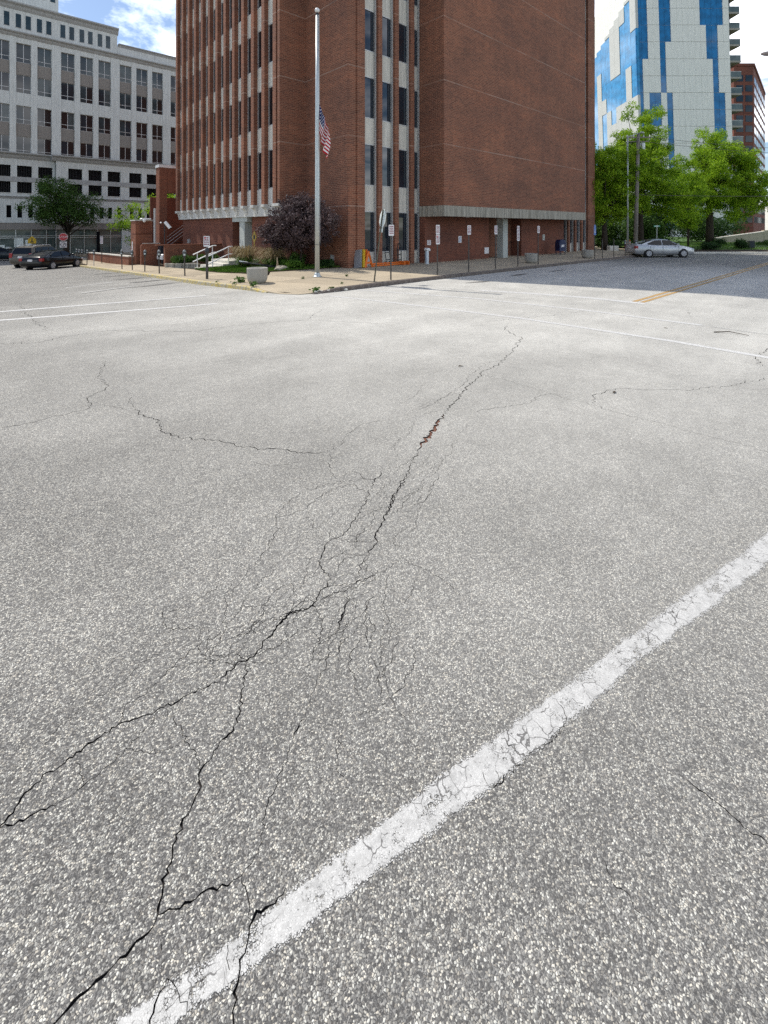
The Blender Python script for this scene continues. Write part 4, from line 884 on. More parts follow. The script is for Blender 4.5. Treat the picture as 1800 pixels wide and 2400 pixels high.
# left flank, sunlit, with a falling parapet
YB = 22.0
def lx(t, z):                                   # point on the flank: t=0 at the front edge, 1 at the back
    return shx(xl*(1-t) + (tx(165)*(TY+YB)/TY)*t, z), YB*t
ncol = 9
FG = [[(220,790)],[(90,590)],[(190,950)],[(650,860)],[(650,1050)],[(340,990)],[(400,890),(1040,1400)],[(450,705)],[(500,1500)]]
for c in range(ncol):
    t0, t1 = c/ncol, (c+1)/ncol; kz = (TY+YB*(c+0.5)/ncol)/1082
    top = tz(0)+3 - (tz(0)+3 - (2.3+(536-146)*(TY+YB)/1082))*((c+0.5)/ncol)
    z = -1.0
    while z < top-0.2:
        z1 = min(z+3.3, top); zy = (536-((z+z1)/2-2.3)/kz)*3.6867
        isg = any(a < zy < b for a, b in FG[c])
        d = 0.10 if isg else 0.0
        m = MB(); q = 0.008
        (xa, ya), (xb, yb) = lx(t0, z), lx(t1, z); (xc, yc), (xd, yd) = lx(t1, z1), lx(t0, z1)
        za, zz1 = z+q, z1-q
        m.loft([[(xa+d,ya+0.02,za),(xb+d,yb-0.02,za),(xb+0.5,yb-0.02,za),(xa+0.5,ya+0.02,za)],[(xd+d,ya+0.02,zz1),(xc+d,yb-0.02,zz1),(xc+0.5,yb-0.02,zz1),(xd+0.5,ya+0.02,zz1)]])
        m.build('glass_panel' if isg else 'concrete_panel', M['glass_sky_tone'] if isg else M['tower_sunlit'], tw)
        z = z1
# balconies down the right side
for i in range(12):
    zf = tz(-60 + 142*i); x0 = shx(xr-0.35, zf)
    if zf < 3: break
    m = MB(); m.box((x0, 1.0, zf-0.35),(x0+3.3, 5.5, zf)); b = m.build('balcony', M['planter'], tw)
    m = MB(); m.box((x0, 1.0, zf),(x0+3.25, 1.05, zf+1.05)); m.box((x0+3.2, 1.05, zf),(x0+3.25, 5.5, zf+1.05)); m.build('balustrade', M['glass_shop'], b)
    m = MB(); m.box((x0, 0.98, zf+1.05),(x0+3.28, 1.07, zf+1.12)); m.build('handrail', M['alu'], b)
m = MB(); m.box((xr-0.2,1.5,0),(xr+0.6,14,ztop)); m.build('side_wall', M['dark_metal'], tw)
M['brick_far'] = brick('far_brick', (0.22, 0.085, 0.06), (0.17, 0.065, 0.05), (0.22, 0.12, 0.1), 0.3, 0.9)
rb = thing('brick_apartment_tower', 'red brick apartment tower with rows of pale windows at the right edge', 'building', (*cw(0, 120), 0), R(-42.52))
k1 = 120/1082.0
X0, X1 = (1720-900)*k1, (1766-900)*k1; ht = 2.3+(536-155)*k1
YB2 = 26.0; X2 = (1793-900)*(120+YB2)/1082
m = MB(); m.prism([(X0,0),(X1,0),(X2,YB2),(X0,YB2)], -1.5, ht); m.build('wall', M['brick_far'], rb)
m = MB(); m.prism([(X0-0.2,-0.2),(X1+0.2,-0.2),(X2+0.2,YB2),(X0-0.2,YB2)], ht, ht+0.7); m.build('parapet', M['brick_far'], rb)
for r_ in range(17):
    z0 = ht-4.0-2.62*r_
    if z0 < 2: break
    for c in range(6):
        t0, t1 = 0.05+c*0.155, 0.05+c*0.155+0.125
        m = MB(); pa = (X1+(X2-X1)*t0+0.06, YB2*t0); pb = (X1+(X2-X1)*t1+0.06, YB2*t1)
        m.prism([pa, pb, (pb[0]-0.4, pb[1]), (pa[0]-0.4, pa[1])], z0, z0+1.65); m.build('window', M['glass_g3'] if r_ < 8 else M['glass_g1'], rb)
    for c in range(2):
        m = MB(); x0 = X0+0.6+c*2.4; m.box((x0,-0.06,z0),(x0+1.8,0.2,z0+1.65)); m.build('window', M['glass_g1'], rb)
b2 = thing('brown_brick_block', 'sliver of brown brick block beyond the blue glass flank', 'building', (*cw((1391-900)*135/1082, 135), 0), R(-42.52))
MB().box((-14,0,-1.5),(2.2,12,2.3+(536-118)*135/1082)).build('wall', M['brick_far'], b2); MB().box((-14.2,-0.2,2.3+(536-118)*135/1082),(2.4,12,2.9+(536-118)*135/1082)).build('parapet', M['brick_far'], b2)
b3 = thing('pale_distant_building', 'pale grey distant building low at the right edge', 'building', (*cw((1788-900)*160/1082, 160), 0), R(-42.52))
MB().box((3,0,-1.5),(24,14,2.3+(536-478)*160/1082)).build('wall', M['tower_panel'], b3)
for i in range(5): MB().box((4.0+i*3.2,-0.06,4),(5.8+i*3.2,0.1,8)).build('window', M['glass_g1'], b3)
b4 = thing('white_pavilion', 'low white building glimpsed under the tree beside the brick office', 'building', (*cw((1400-900)*75/1082, 75), 0), R(-42.52))
MB().box((-4,0,-1.4),(9.5,10,4.3)).build('wall', M['conc_white'], b4); MB().box((-4.3,-0.3,4.3),(9.8,10.2,4.8)).build('roof', M['sign_back'], b4)
for i in range(3): MB().box((-2.6+i*3.6,-0.06,0),(-1.2+i*3.6,0.1,3.2)).build('window', M['glass_g1'], b4)
# ------------------------------------------------------------------ garden walls, steps and planting beside the left entrance
def zb(v): return zg(v)-0.4
wl = thing('brick_ramp_wall', 'low brick wall sloping along the ramp behind the parking meters', 'wall', (9.35,38.9,0))
m = MB(); pts = [(38.75,0.16),(54,-0.12)]
m.loft([[(0,y-38.9,zb(y)),(0.3,y-38.9,zb(y)),(0.3,y-38.9,z),(0,y-38.9,z)] for y, z in pts]); m.build('wall', M['brick_wall'], wl)
m = MB(); m.loft([[(-0.04,y-38.9,z+0.002),(0.34,y-38.9,z+0.002),(0.34,y-38.9,z+0.08),(-0.04,y-38.9,z+0.08)] for y, z in pts]); m.build('coping', M['conc_panel'], wl)
py = thing('brick_gate_pylon', 'square brick pylon with fluted top and thin pale cap beside the ramp', 'pylon', (9.82,38.7,0))
MB().box((0,0,-1.1),(1.15,1.35,1.86)).build('shaft', M['brick_wall'], py); MB().box((0.0,0.0,1.9),(1.15,1.35,2.9)).build('upper_shaft', M['brick_wall'], py)
MB().box((0.03,0.03,1.86),(1.12,1.32,1.9)).build('recess_course', M['black'], py)
m = MB()
for i in range(6): m.box((0.26+i*0.14,-0.035,1.93),(0.34+i*0.14,0.001,2.78))
m.build('flutes', M['brick_dark'], py); MB().box((-0.05,-0.05,2.9),(1.2,1.4,2.98)).build('cap', M['conc_white'], py)
MB().box((-0.03,0.75,0.5),(0.0,0.95,1.3)).build('plaque', M['sign_white'], py)
cm = thing('dome_security_camera', 'white dome security camera on top of the brick pylon', 'camera', (10.1,38.55,2.98))
m = MB(); m.bbox((0.0,-0.15,0.02),(0.75,0.2,0.12),0.03); m.build('arm', M['white_metal'], cm); m = MB(); m.lathe([(0.02,-0.2),(0.09,-0.17),(0.13,-0.08),(0.13,0.02),(0.02,0.03)],12,(0.25,-0.18,0.0)); m.build('dome', M['white_metal'], cm, smooth=True)
w1 = thing('brick_screen_wall', 'brick screen wall with rounded top corner between pylon and gap', 'wall', (10.0,37.9,0))
m = MB(); pr = [(0,-1.1),(0,0.98),(0.05,1.10),(0.16,1.16),(1.35,1.16),(1.35,-1.1)]; m.loft([[(x,0,z) for x,z in pr],[(x,0.3,z) for x,z in pr]]); m.build('wall', M['brick_wall'], w1)
m = MB(); m.box((0.16,-0.03,1.162),(1.36,0.33,1.20)); m.build('coping', M['conc_panel'], w1)
w2 = thing('brick_entrance_wall', 'long low brick wall behind the shrub bed and handrails', 'wall', (10.0,32.4,0))
m = MB(); m.box((0,0,-0.9),(4.2,0.3,1.18)); m.build('wall', M['brick_wall'], w2); m = MB(); m.box((-0.55,-0.02,1.182),(4.22,0.32,1.24)); m.build('coping', M['brick_wall'], w2)
# brick portal, stair and post behind
po = thing('brick_portal', 'tall brick portal with white coping and open slot beside the office building', 'portal', (12.5,42.0,0))
m = MB(); m.box((0,0,-1.2),(0.62,0.9,7.55)); m.box((0.62,0.02,5.4),(2.6,0.88,7.55)); m.build('frame', M['brick_wall'], po); MB().box((-0.05,-0.05,7.55),(2.6,0.95,7.78)).build('coping', M['white_metal'], po)
stt = thing('steel_outdoor_stair', 'dark steel stair with rails seen through the brick portal', 'stair', (13.3,44.2,0))
for i in range(10): MB().box((0.0+0.26*i,0,-0.2+0.2*i),(0.3+0.26*i,1.2,-0.15+0.2*i)).build('tread', M['dark_metal'], stt)
for y in (0.0,1.2):
    for dz in (0.35,0.65,0.95): m = MB(); m.tube([(0,y,-0.1+dz),(2.6,y,1.9+dz)],0.025,6); m.build('rail', M['galv'], stt)
m = MB(); m.box((-0.5,1.4,-1.0),(4,1.6,5.2)); m.build('back_wall', M['brick_dark'], stt)
pp = thing('concrete_pillar', 'slender pale concrete pillar left of the brick portal', 'pillar', (13.0,45,0)); MB().box((0,0,-1),(0.2,0.35,4.16)).build('shaft', M['conc_white'], pp); MB().box((0.2,0.03,-1),(0.5,0.32,4.1)).build('fin', M['conc_panel'], pp)
fl = thing('bullet_security_camera', 'white tube shaped security camera tilted on a thin dark pole', 'camera', (10.15,33.0,0))
m = MB(); m.tube([(0,0,-0.5),(0,0,2.75)],0.035,8); m.build('pole', M['dark_metal'], fl)
m = MB(); m.tube([(0.0,0,2.72),(-0.18,0.05,2.72)],0.03,6); m.build('bracket', M['dark_metal'], fl)
m = MB(); m.tube([(0.02,-0.05,2.75),(0.27,-0.30,2.33)],0.105,12); m.build('housing', M['white_metal'], fl); m = MB(); m.tube([(0.265,-0.295,2.34),(0.285,-0.315,2.305)],0.085,12); m.build('lens', M['black'], fl); m = MB(); m.tube([(-0.18,0.05,2.72),(-0.26,0.07,2.68)],0.05,8); m.build('spotlight', M['white_metal'], fl)
ac = thing('parked_white_cart', 'pale machine standing in the gap between the brick walls', 'machine', (11.0,36.4,zg(36)+0.2))
m = MB(); m.bbox((0,0,0.35),(0.7,1.2,0.75),0.05); m.build('body', M['white_metal'], ac); m = MB(); m.bbox((0.05,0.5,0.75),(0.65,1.1,1.45),0.04); m.build('hood', M['glass_g1'], ac)
for x, y in ((0.1,0.2),(0.6,0.2),(0.1,1.0),(0.6,1.0)): m = MB(); m.lathe([(0.02,-0.05),(0.16,-0.05),(0.18,0),(0.16,0.05),(0.02,0.05)],12,(x,y,0.18),0,'x'); m.build('wheel', M['black'], ac)
# stone edged bed with shrubs
bed = thing('stone_planting_bed', 'grey stone edged planting bed in front of the brick wall', 'planting bed', (10.0,32.2,0))
bp = [(0.0,0.0),(0.03,-0.55),(0.25,-1.0),(0.6,-1.35),(1.0,-1.7),(1.35,-2.1)]
for j in range(2):
    for a, b in zip(bp, bp[1:]):
        z0 = min(zg(32.2+a[1]), zg(32.2+b[1]))+0.12+j*0.17; L = math.hypot(b[0]-a[0], b[1]-a[1]); 
        m = MB(); m.bbox((0.01,-0.12,0),(L-0.01,0.12,0.16),0.02); m.build('block', M['rock'] if False else M['conc_beam'], bed, (a[0],a[1],z0), math.atan2(b[1]-a[1], b[0]-a[0]))
m = MB(); m.prism(bp+[(3.2,-2.0),(3.2,0.05)], -0.6, -0.06); m.build('soil', M['soil'], bed)
# steps and rails
stp = thing('concrete_steps', 'short flight of pale concrete steps up to the left entrance', 'steps', (11.0,28.3,0))
for i in range(4):
    m = MB(); m.bbox((0.36*i,-1.1,-0.7),(0.36*i+ (0.40 if i < 3 else 2.0),1.6,-0.17+0.165*(i+0)+0.0),0.012); m.build('step', M['conc_panel'], stp)
hr_i = 0
for y, lab in ((1.45,'white tube handrail on the left side of the entrance steps'),(-1.0,'white tube handrail on the right side of the entrance steps')):
    h = thing('handrail', lab, 'handrail', (11.0,28.3+y,0), 0, 'handrails of the entrance steps')
    for dz, nm in ((0.95,'top_rail'),(0.5,'middle_rail')):
        m = MB(); m.tube([(-0.15,0,-0.30+dz),(1.15,0,0.25+dz),(1.35,0,0.25+dz)],0.034,8); m.build(nm, M['white_metal'], h)
    for x in (0.12,1.1): m = MB(); m.tube([(x,0,-0.4+x*0.3),(x,0,0.76+x*0.42-0.1)],0.026,8); m.build('post', M['white_metal'], h)
# lawn and its plants
LAWN = [(9.9,26.9),(9.62,25.0),(9.6,23.0),(9.75,21.7),(10.1,21.0),(11.2,20.5),(12.4,20.15),(13.4,19.9),(15.05,19.75),(15.05,23.3),(13.95,23.4),(13.95,27.2),(11.0,27.2)]
m = MB(); m.prism(LAWN, lambda x,y: sz(x,y)-0.2, lambda x,y: sz(x,y)+0.03); struct(m.build('lawn', M['soil']))
def inpoly(x, y, P):
    c = False
    for (x0,y0),(x1,y1) in zip(P, P[1:]+[P[0]]):
        if (y0 > y) != (y1 > y) and x < (x1-x0)*(y-y0)/(y1-y0)+x0: c = not c
    return c
def blades(m, x, y, z, h, w_, lean, r_, bend=0.5):
    a = r_.uniform(0, 6.283); dx, dy = math.cos(a), math.sin(a); px, py_ = -dy*w_/2, dx*w_/2
    m.face([(x-px,y-py_,z),(x+px,y+py_,z),(x+px*0.6+dx*lean*bend*0.6,y+py_*0.6+dy*lean*bend*0.6,z+h*0.6),(x+dx*lean,y+dy*lean,z+h),(x-px*0.6+dx*lean*bend*0.6,y-py_*0.6+dy*lean*bend*0.6,z+h*0.6)])
gr = random.Random(5); m = MB(); n = 0
while n < 15000:
    x, y = gr.uniform(9.5,15), gr.uniform(19.6,27.3)
    if not inpoly(x, y, LAWN) or noise.noise(Vector((x*0.8,y*0.8,1))) < -0.42: continue
    t_ = 0.6+0.8*abs(noise.noise(Vector((x*2,y*2,5))))
    blades(m, x, y, sz(x,y)+0.02, gr.uniform(0.06,0.16)*t_, 0.014, gr.uniform(0.01,0.08), gr); n += 1
struct(m.build('lawn_grass', M['grass']), 'stuff')['label'] = 'uneven green grass on the lawn by the brick office'
def tuft(label, u, v, h, r_, n, mat_, seed):
    q = random.Random(seed); o = thing('ornamental_grass', label, 'grass clump', (u, v, sz(u, v)), 0, 'dry grass clumps by the entrance')
    for nm, mt, k in (('dry_blades','straw',0.6),('green_blades','grass',0.4)):
        m = MB()
        for i in range(int(n*k)):
            a = q.uniform(0,6.283); rr = r_*0.3*math.sqrt(q.random()); ln = h*q.uniform(0.6,1.1)*(1 if mt == 'straw' else 0.55); out = r_*q.uniform(0.2,1.25)
            x, y = rr*math.cos(a), rr*math.sin(a); dx, dy = math.cos(a), math.sin(a); w_ = 0.016
            p = [(0,0.0),(out*0.35,ln*0.6),(out*0.8,ln*0.95),(out*1.15,ln*q.uniform(0.55,0.95))]
            for (a0,z0),(a1,z1) in zip(p, p[1:]): m.face([(x+dx*a0-dy*w_/2,y+dy*a0+dx*w_/2,z0),(x+dx*a0+dy*w_/2,y+dy*a0-dx*w_/2,z0),(x+dx*a1+dy*w_/2,y+dy*a1-dx*w_/2,z1),(x+dx*a1-dy*w_/2,y+dy*a1+dx*w_/2,z1)])
        m.build(nm, M[mt], o)
tuft('tall straw coloured grass clump leaning beside the entrance steps', 12.2,25.3,1.25,0.75,900,'straw',1)
tuft('greener shaggy grass clump left of the purple leaved tree', 12.5,22.5,1.15,0.75,900,'straw',2)
def shrub(name, label, loc, r_, n, mt, leafs, seed, cat='shrub', group=None, clumps=14):
    q = random.Random(seed); o = thing(name, label, cat, loc, 0, group); m = MB(); cs = []
    for i in range(clumps):
        a = q.uniform(0,6.283); k = math.sqrt(q.random())*0.75; cs.append((r_[0]*k*math.cos(a), r_[1]*k*math.sin(a), r_[2]*q.uniform(0.35,0.85), q.uniform(0.3,0.5)))
    for i in range(n):
        c = q.choice(cs); d = Vector((q.gauss(0,1),q.gauss(0,1),q.gauss(0,1))).normalized()*q.uniform(0.5,1)*c[3]
        P = Vector((c[0]+d.x*r_[0],c[1]+d.y*r_[1],max(0.02,c[2]+d.z*r_[2])))
        leaf_quad(m, P, leafs*q.uniform(0.6,1.3), q)
    m.build('foliage', M[mt], o)
    st_ = MB()
    for c in cs[:6]: st_.tube([(0,0,-0.05),(c[0]*0.5,c[1]*0.5,c[2]*0.5),(c[0],c[1],c[2])],[0.02,0.014,0.006],5)
    st_.build('stem', M['bark'], o); return o
def leaf_quad(m, P, s_, q, up=0.5):
    n_ = Vector((q.gauss(0,1),q.gauss(0,1),q.gauss(0,1)+up)).normalized(); a = n_.orthogonal().normalized(); b = n_.cross(a); th = q.uniform(0,6.283)
    a, b = a*math.cos(th)+b*math.sin(th), b*math.cos(th)-a*math.sin(th)
    m.face([P-a*s_*0.5, P+b*s_*0.24+n_*s_*0.06, P+a*s_*0.5, P-b*s_*0.24+n_*s_*0.06])
shrub('low_shrub','broad leaved green shrub filling the stone edged bed', (11.0,31.5,zg(31.5)+0.3),(0.95,0.65,0.6),2600,'leaf_mid',0.11,3)
shrub('low_shrub','second green shrub at the bed end beside the left handrail', (12.2,30.9,zg(31)+0.3),(0.8,0.6,0.6),2000,'leaf_mid',0.11,4)
shrub('low_shrub','bushy green plant at the foot of the purple leaved tree', (13.4,21.6,0.2),(0.6,0.5,0.7),1500,'leaf_mid',0.10,5)
shrub('low_shrub','pale green mound between the boulders and the tree', (12.7,20.9,0.2),(0.65,0.55,0.42),1300,'grass',0.11,6)
shrub('low_shrub','dark ground plant right of the flagpole against the brick wall', (14.5,20.3,0.2),(0.45,0.9,0.42),1500,'leaf_dark',0.11,7)
shrub('low_shrub','small green plant behind the fallen lamp post pieces', (12.6,22.0,0.2),(0.6,0.5,0.55),1100,'leaf_mid',0.10,8)
for lab, u, v, r_, sd in (('larger tan boulder lying on the lawn',11.9,20.75,(0.30,0.22,0.17),1),('smaller tan boulder beside the dead stump',12.3,21.0,(0.2,0.17,0.13),2)):
    m = MB(); m.ell((0,0,r_[2]*0.6),r_,10,7,0,0.6,sd); tag(m.build('boulder', M['rock'], None, (u,v,sz(u,v)), 0), lab, 'boulder', 'boulders on the lawn')
m = MB(); m.tube([(0,0,0),(0.03,0.02,0.3),(0.02,0.05,0.62)],[0.07,0.05,0.02],7); tag(m.build('dead_stump', M['log'], None, (12.05,21.3,0.2)), 'short pale dead stump standing by the boulders on the lawn', 'stump')
fp_ = thing('fallen_pipes', 'dark metal pipes lying on the lawn in front of the dry grass', 'pipes', (11.6,22.6,sz(11.6,22.6)))
for a, b in (((-0.55,0.75,0.42),(0.75,-0.75,0.12)),((-0.4,0.8,0.32),(0.8,-0.6,0.22)),((0.1,0.1,0.30),(1.0,-0.9,0.10))): m = MB(); m.tube([a,b],0.035,8); m.build('pipe', M['dark_metal'], fp_)
m = MB(); m.tube([(-0.62,0.83,0.44),(-0.3,0.5,0.37)],0.045,8); m.build('pipe_end', M['galv'], fp_)
def weed(u, v, h, n, seed, lab):
    q = random.Random(seed); m = MB()
    for i in range(n): leaf_quad(m, Vector((max(-h,min(h,q.gauss(0,h*0.5))),max(-h,min(h,q.gauss(0,h*0.4))),q.uniform(0.01,h))), h*0.75, q)
    tag(m.build('weed', M['leaf_mid'], None, (u,v,(sz(u,v) if v > 14 else 0.04)+0.0)), lab, 'weed', 'weeds growing in pavement cracks')
weed(8.05,16.0,0.16,40,1,'weed on the yellow kerb below the nearest planter'); weed(7.75,17.0,0.10,26,2,'small weed at the yellow kerb left of the planter'); weed(7.5,18.0,0.08,22,3,'leftmost small weed on the yellow kerb')
weed(8.2,17.4,0.20,60,4,'leafy weed on the pavement just left of the nearest planter'); weed(9.3,13.75,0.16,60,5,'weed at the broken kerb end in front of the flagpole'); weed(10.0,13.75,0.12,50,6,'weed in the rubble right of the ramp'); weed(10.9,14.3,0.07,40,7,'flat weed in the pavement joint right of the flagpole'); weed(12.6,16.2,0.08,46,8,'flat weed on the pavement between the two tilted signs'); weed(10.6,16.6,0.09,30,9,'small weed at the foot of the flagpole')
rub = thing('broken_kerb_rubble', 'pale broken concrete rubble along the kerb end by the ramp', 'rubble', (9.9,13.72,0.02))
q = random.Random(9)
for i in range(16):
    m = MB(); r_ = q.uniform(0.03,0.08); m.ell((0,0,0),(r_*1.4,r_,r_*0.7),7,5,0,0.6,i); m.build('chunk', M['conc_panel'], rub, (q.uniform(-0.7,0.8),q.uniform(-0.14,0.14),q.uniform(0.0,0.06)), q.uniform(0,3))
# ------------------------------------------------------------------ vehicles
def carpaint(name, c, metal=0.3, rough=0.32):
    t = NT(name); col = t.ramp(t.noise(1.2, 3), [(0.3, sc(c, 0.9)), (0.7, sc(c, 1.1))]); m = t.fin(col, rough, metal, 0.3); t.b.inputs['Coat Weight'].default_value = 0.2; t.b.inputs['Coat Roughness'].default_value = 0.08; return m
M['car_silver'] = carpaint('silver_car_paint', (0.50, 0.51, 0.52), 0.55); M['car_black'] = carpaint('black_car_paint', (0.004, 0.004, 0.0045), 0.0, 0.2); M['car_bronze'] = carpaint('bronze_car_paint', (0.10, 0.088, 0.072), 0.3); M['car_navy'] = carpaint('dark_teal_car_paint', (0.012, 0.022, 0.028), 0.2)
M['car_glass'] = glass('car_glass', (0.010, 0.011, 0.014), 0.03, 0.3); M['tail'] = plain('tail_lamp_red', (0.30, 0.012, 0.014), 0.25, 0, 0.6, 0.1); M['lamp'] = plain('headlamp_lens', (0.62, 0.64, 0.66), 0.15, 0.2, 0.6, 0.06); M['rim'] = plain('wheel_rim', (0.40, 0.40, 0.41), 0.4, 0.2, 0.5, 0.08)
SEDAN = dict(L=4.8, w=0.91, lo=[(-2.40,0.42,0.66,0.84),(-2.34,0.30,0.98,0.93),(-2.1,0.24,1.06,0.97),(-1.6,0.2,1.06,1.0),(-0.6,0.19,1.0,1.0),(0.6,0.19,0.97,1.0),(1.2,0.2,0.97,1.0),(1.7,0.21,0.90,0.98),(2.1,0.23,0.81,0.95),(2.33,0.27,0.70,0.88),(2.42,0.36,0.56,0.74)],
  gh=[(-1.95,1.06),(-1.45,1.24),(-0.80,1.42),(-0.15,1.46),(0.35,1.43),(0.80,1.22),(1.28,0.985)], belt=1.0, wb=0.84, wr=0.60,
  side=[[(1.0,1.02),(0.36,1.375),(-0.17,1.395),(-0.17,1.01)],[(-0.25,1.01),(-0.25,1.395),(-0.80,1.36),(-1.38,1.13),(-1.36,1.03)]], wheels=(-1.36,1.40), r=0.33, ws=((1.22,1.0),(0.40,1.42)), rw=((-1.86,1.08),(-0.86,1.41)), tail=(-2.37,0.72,0.92), head=(2.22,0.60,0.72))
SUV = dict(L=4.75, w=0.93, lo=[(-2.36,0.45,0.75,0.88),(-2.32,0.36,1.08,0.96),(-2.1,0.3,1.14,0.99),(-1.4,0.27,1.14,1.0),(0.6,0.27,1.08,1.0),(1.2,0.27,1.07,1.0),(1.8,0.28,1.0,0.98),(2.2,0.31,0.92,0.93),(2.34,0.38,0.72,0.85),(2.38,0.45,0.6,0.8)],
  gh=[(-2.28,1.12),(-2.1,1.45),(-1.95,1.66),(-1.6,1.74),(-0.4,1.77),(0.35,1.72),(0.75,1.48),(1.30,1.08)], belt=1.1, wb=0.86, wr=0.70,
  side=[[(1.0,1.12),(0.38,1.64),(-0.15,1.68),(-0.15,1.12)],[(-0.23,1.12),(-0.23,1.68),(-1.0,1.68),(-1.0,1.12)],[(-1.08,1.12),(-1.08,1.68),(-1.7,1.64),(-1.85,1.12)]], wheels=(-1.38,1.40), r=0.37, ws=((1.26,1.1),(0.40,1.70)), rw=((-2.25,1.14),(-2.02,1.62)), tail=(-2.33,0.85,1.20), head=(2.25,0.72,0.86))
def car(name, label, spec, paint_, loc, rot, extras=()):
    o = thing(name, label, 'car', loc, rot); w = spec['w']
    def ringl(x, zl, zb, k):
        h = [(w*k*0.86,zl),(w*k*0.975,zl+0.10),(w*k,zl+(zb-zl)*0.45),(w*k*0.985,zb-0.14),(w*k*0.93,zb-0.03),(w*k*0.6,zb+0.012),(0,zb+0.02)]
        return [(x,y,z) for y,z in h] + [(x,-y,z) for y,z in h[-2::-1]]
    b = MB(); b.loft([ringl(*s_) for s_ in spec['lo']]); b.build('body', paint_, o, smooth=True)
    wb, wr, bz = spec['wb'], spec['wr'], spec['belt']; zt = max(z for _, z in spec['gh'])
    def ys(z): return wb + (wr-wb)*max(0,(z-bz))/(zt-bz)
    g = MB(); rings = []
    for x, z in spec['gh']:
        h = [(wb-0.01,min(bz-0.08,z-0.06)),(ys(z-0.05),z-0.05),(ys(z)*0.84,z-0.004),(0,z+0.02)]; rings.append([(x,y,zz) for y,zz in h]+[(x,-y,zz) for y,zz in h[-2::-1]])
    g.loft(rings); g.build('roof', paint_, o, smooth=False)
    for s_ in (1,-1):
        for P in spec['side']: m = MB(); q = [(x, s_*(ys(z)+0.014), z) for x,z in P]; m.face(q if s_ < 0 else q[::-1]); m.build('side_window', M['car_glass'], o)
        for wx in spec['wheels']:
            m = MB(); r = spec['r']; m.lathe([(0.02,-0.12*s_),(r*1.16,-0.12*s_),(r*1.16,0.0),(0.02,0.002*s_)],22,(wx,s_*(w-0.02)+ (0.012 if s_>0 else -0.012),r),0,'y'); m.build('wheel_arch', M['black'], o)
            wh = MB(); cy_ = s_*(w-0.09); wh.lathe([(r*0.6,-0.11),(r*0.95,-0.11),(r,-0.07),(r,0.07),(r*0.95,0.11),(r*0.6,0.11)],22,(wx,cy_+s_*0.03,r),0,'y'); wo = wh.build('wheel', M['black'], o, smooth=True)
            rm = MB(); yy = cy_+s_*0.15
            for k in range(7):
                a = k*2*math.pi/7; rm.tube([(wx,yy,r),(wx+r*0.62*math.cos(a),yy+s_*0.012,r+r*0.62*math.sin(a))],[0.05,0.035],5)
            rm.lathe([(r*0.58,-0.02),(r*0.66,-0.02),(r*0.66,0.02),(r*0.58,0.02)],20,(wx,yy,r),0,'y'); rm.build('rim', M['rim'], wo)
    (xa,za),(xb,zb2) = spec['ws']; m = MB(); m.face([(xa+0.02,-wb*0.90,za+0.015),(xa+0.02,wb*0.90,za+0.015),(xb+0.02,ys(zb2)*0.86,zb2+0.014),(xb+0.02,-ys(zb2)*0.86,zb2+0.014)]); m.build('windscreen', M['car_glass'], o)
    (xa,za),(xb,zb2) = spec['rw']; m = MB(); m.face([(xa-0.02,wb*0.88,za+0.02),(xa-0.02,-wb*0.88,za+0.02),(xb-0.02,-ys(zb2)*0.86,zb2+0.02),(xb-0.02,ys(zb2)*0.86,zb2+0.02)]); m.build('rear_window', M['car_glass'], o)
    x, z0, z1 = spec['tail']
    for s_ in (1,-1):
        m = MB(); m.bbox((x-0.03,s_*w*0.70,z0),(x+0.22,s_*w*0.965,z1),0.02); m.build('tail_light', M['tail'], o)
        xh, h0, h1 = spec['head']; m = MB(); m.bbox((xh-0.28,s_*w*0.55,h0),(xh+0.09,s_*w*0.94,h1),0.025); m.build('headlight', M['lamp'], o)
        mr = MB(); mr.ell((0.92,s_*(wb+0.14),bz+0.06),(0.10,0.11,0.075),10,7); mr.build('mirror', paint_, o, smooth=True)
        hd = MB()
        for xx in (0.05,-0.95): hd.box((xx-0.09,s_*w*0.985,bz-0.17),(xx+0.09,s_*(w+0.018),bz-0.13))
        hd.build('door_handle', paint_, o)
        sm_ = MB()
        for xx in (1.05,-0.21,-1.2): sm_.box((xx-0.006,s_*(w*0.9),0.34),(xx+0.006,s_*(w+0.003),bz-0.10))
        sm_.box((-1.0,s_*w*0.9,0.285),(1.0,s_*(w+0.003),0.30)); sm_.build('door_seam', M['black'], o)
    m = MB(); m.box((x-0.075,-0.17,z0-0.02),(x-0.03,0.17,z0+0.13)); m.build('licence_plate', M['sign_white'], o)
    m = MB(); m.box((2.36 if spec is SEDAN else 2.33,-0.45,0.40),(spec['lo'][-1][0]+0.012,0.45,0.54)); m.build('grille', M['black'], o)
    return o
car('silver_sedan','silver four door sedan crossing the junction beyond the far kerb', SEDAN, M['car_silver'], (42.0,12.6,0), R(-42.5))
car('black_sedan','black sedan parked nose in at the left kerb with red tail lights', SEDAN, M['car_black'], (5.45,44.9,zg(45)), R(47))
su = car('bronze_suv','bronze sport utility vehicle parked behind the black sedan', SUV, M['car_bronze'], (5.05,49.0,zg(49)), R(50))
for s_ in (1,-1): m = MB(); m.tube([(0.3,s_*0.62,1.79),(-0.1,s_*0.63,1.84),(-1.5,s_*0.63,1.83),(-1.85,s_*0.62,1.76)],0.025,6); m.build('roof_rail', M['white_metal'], su)
car('dark_teal_sedan','dark teal sedan with bright window trim driving past at the left edge', SEDAN, M['car_navy'], (2.75,63.2,zg(63.2)), 0)

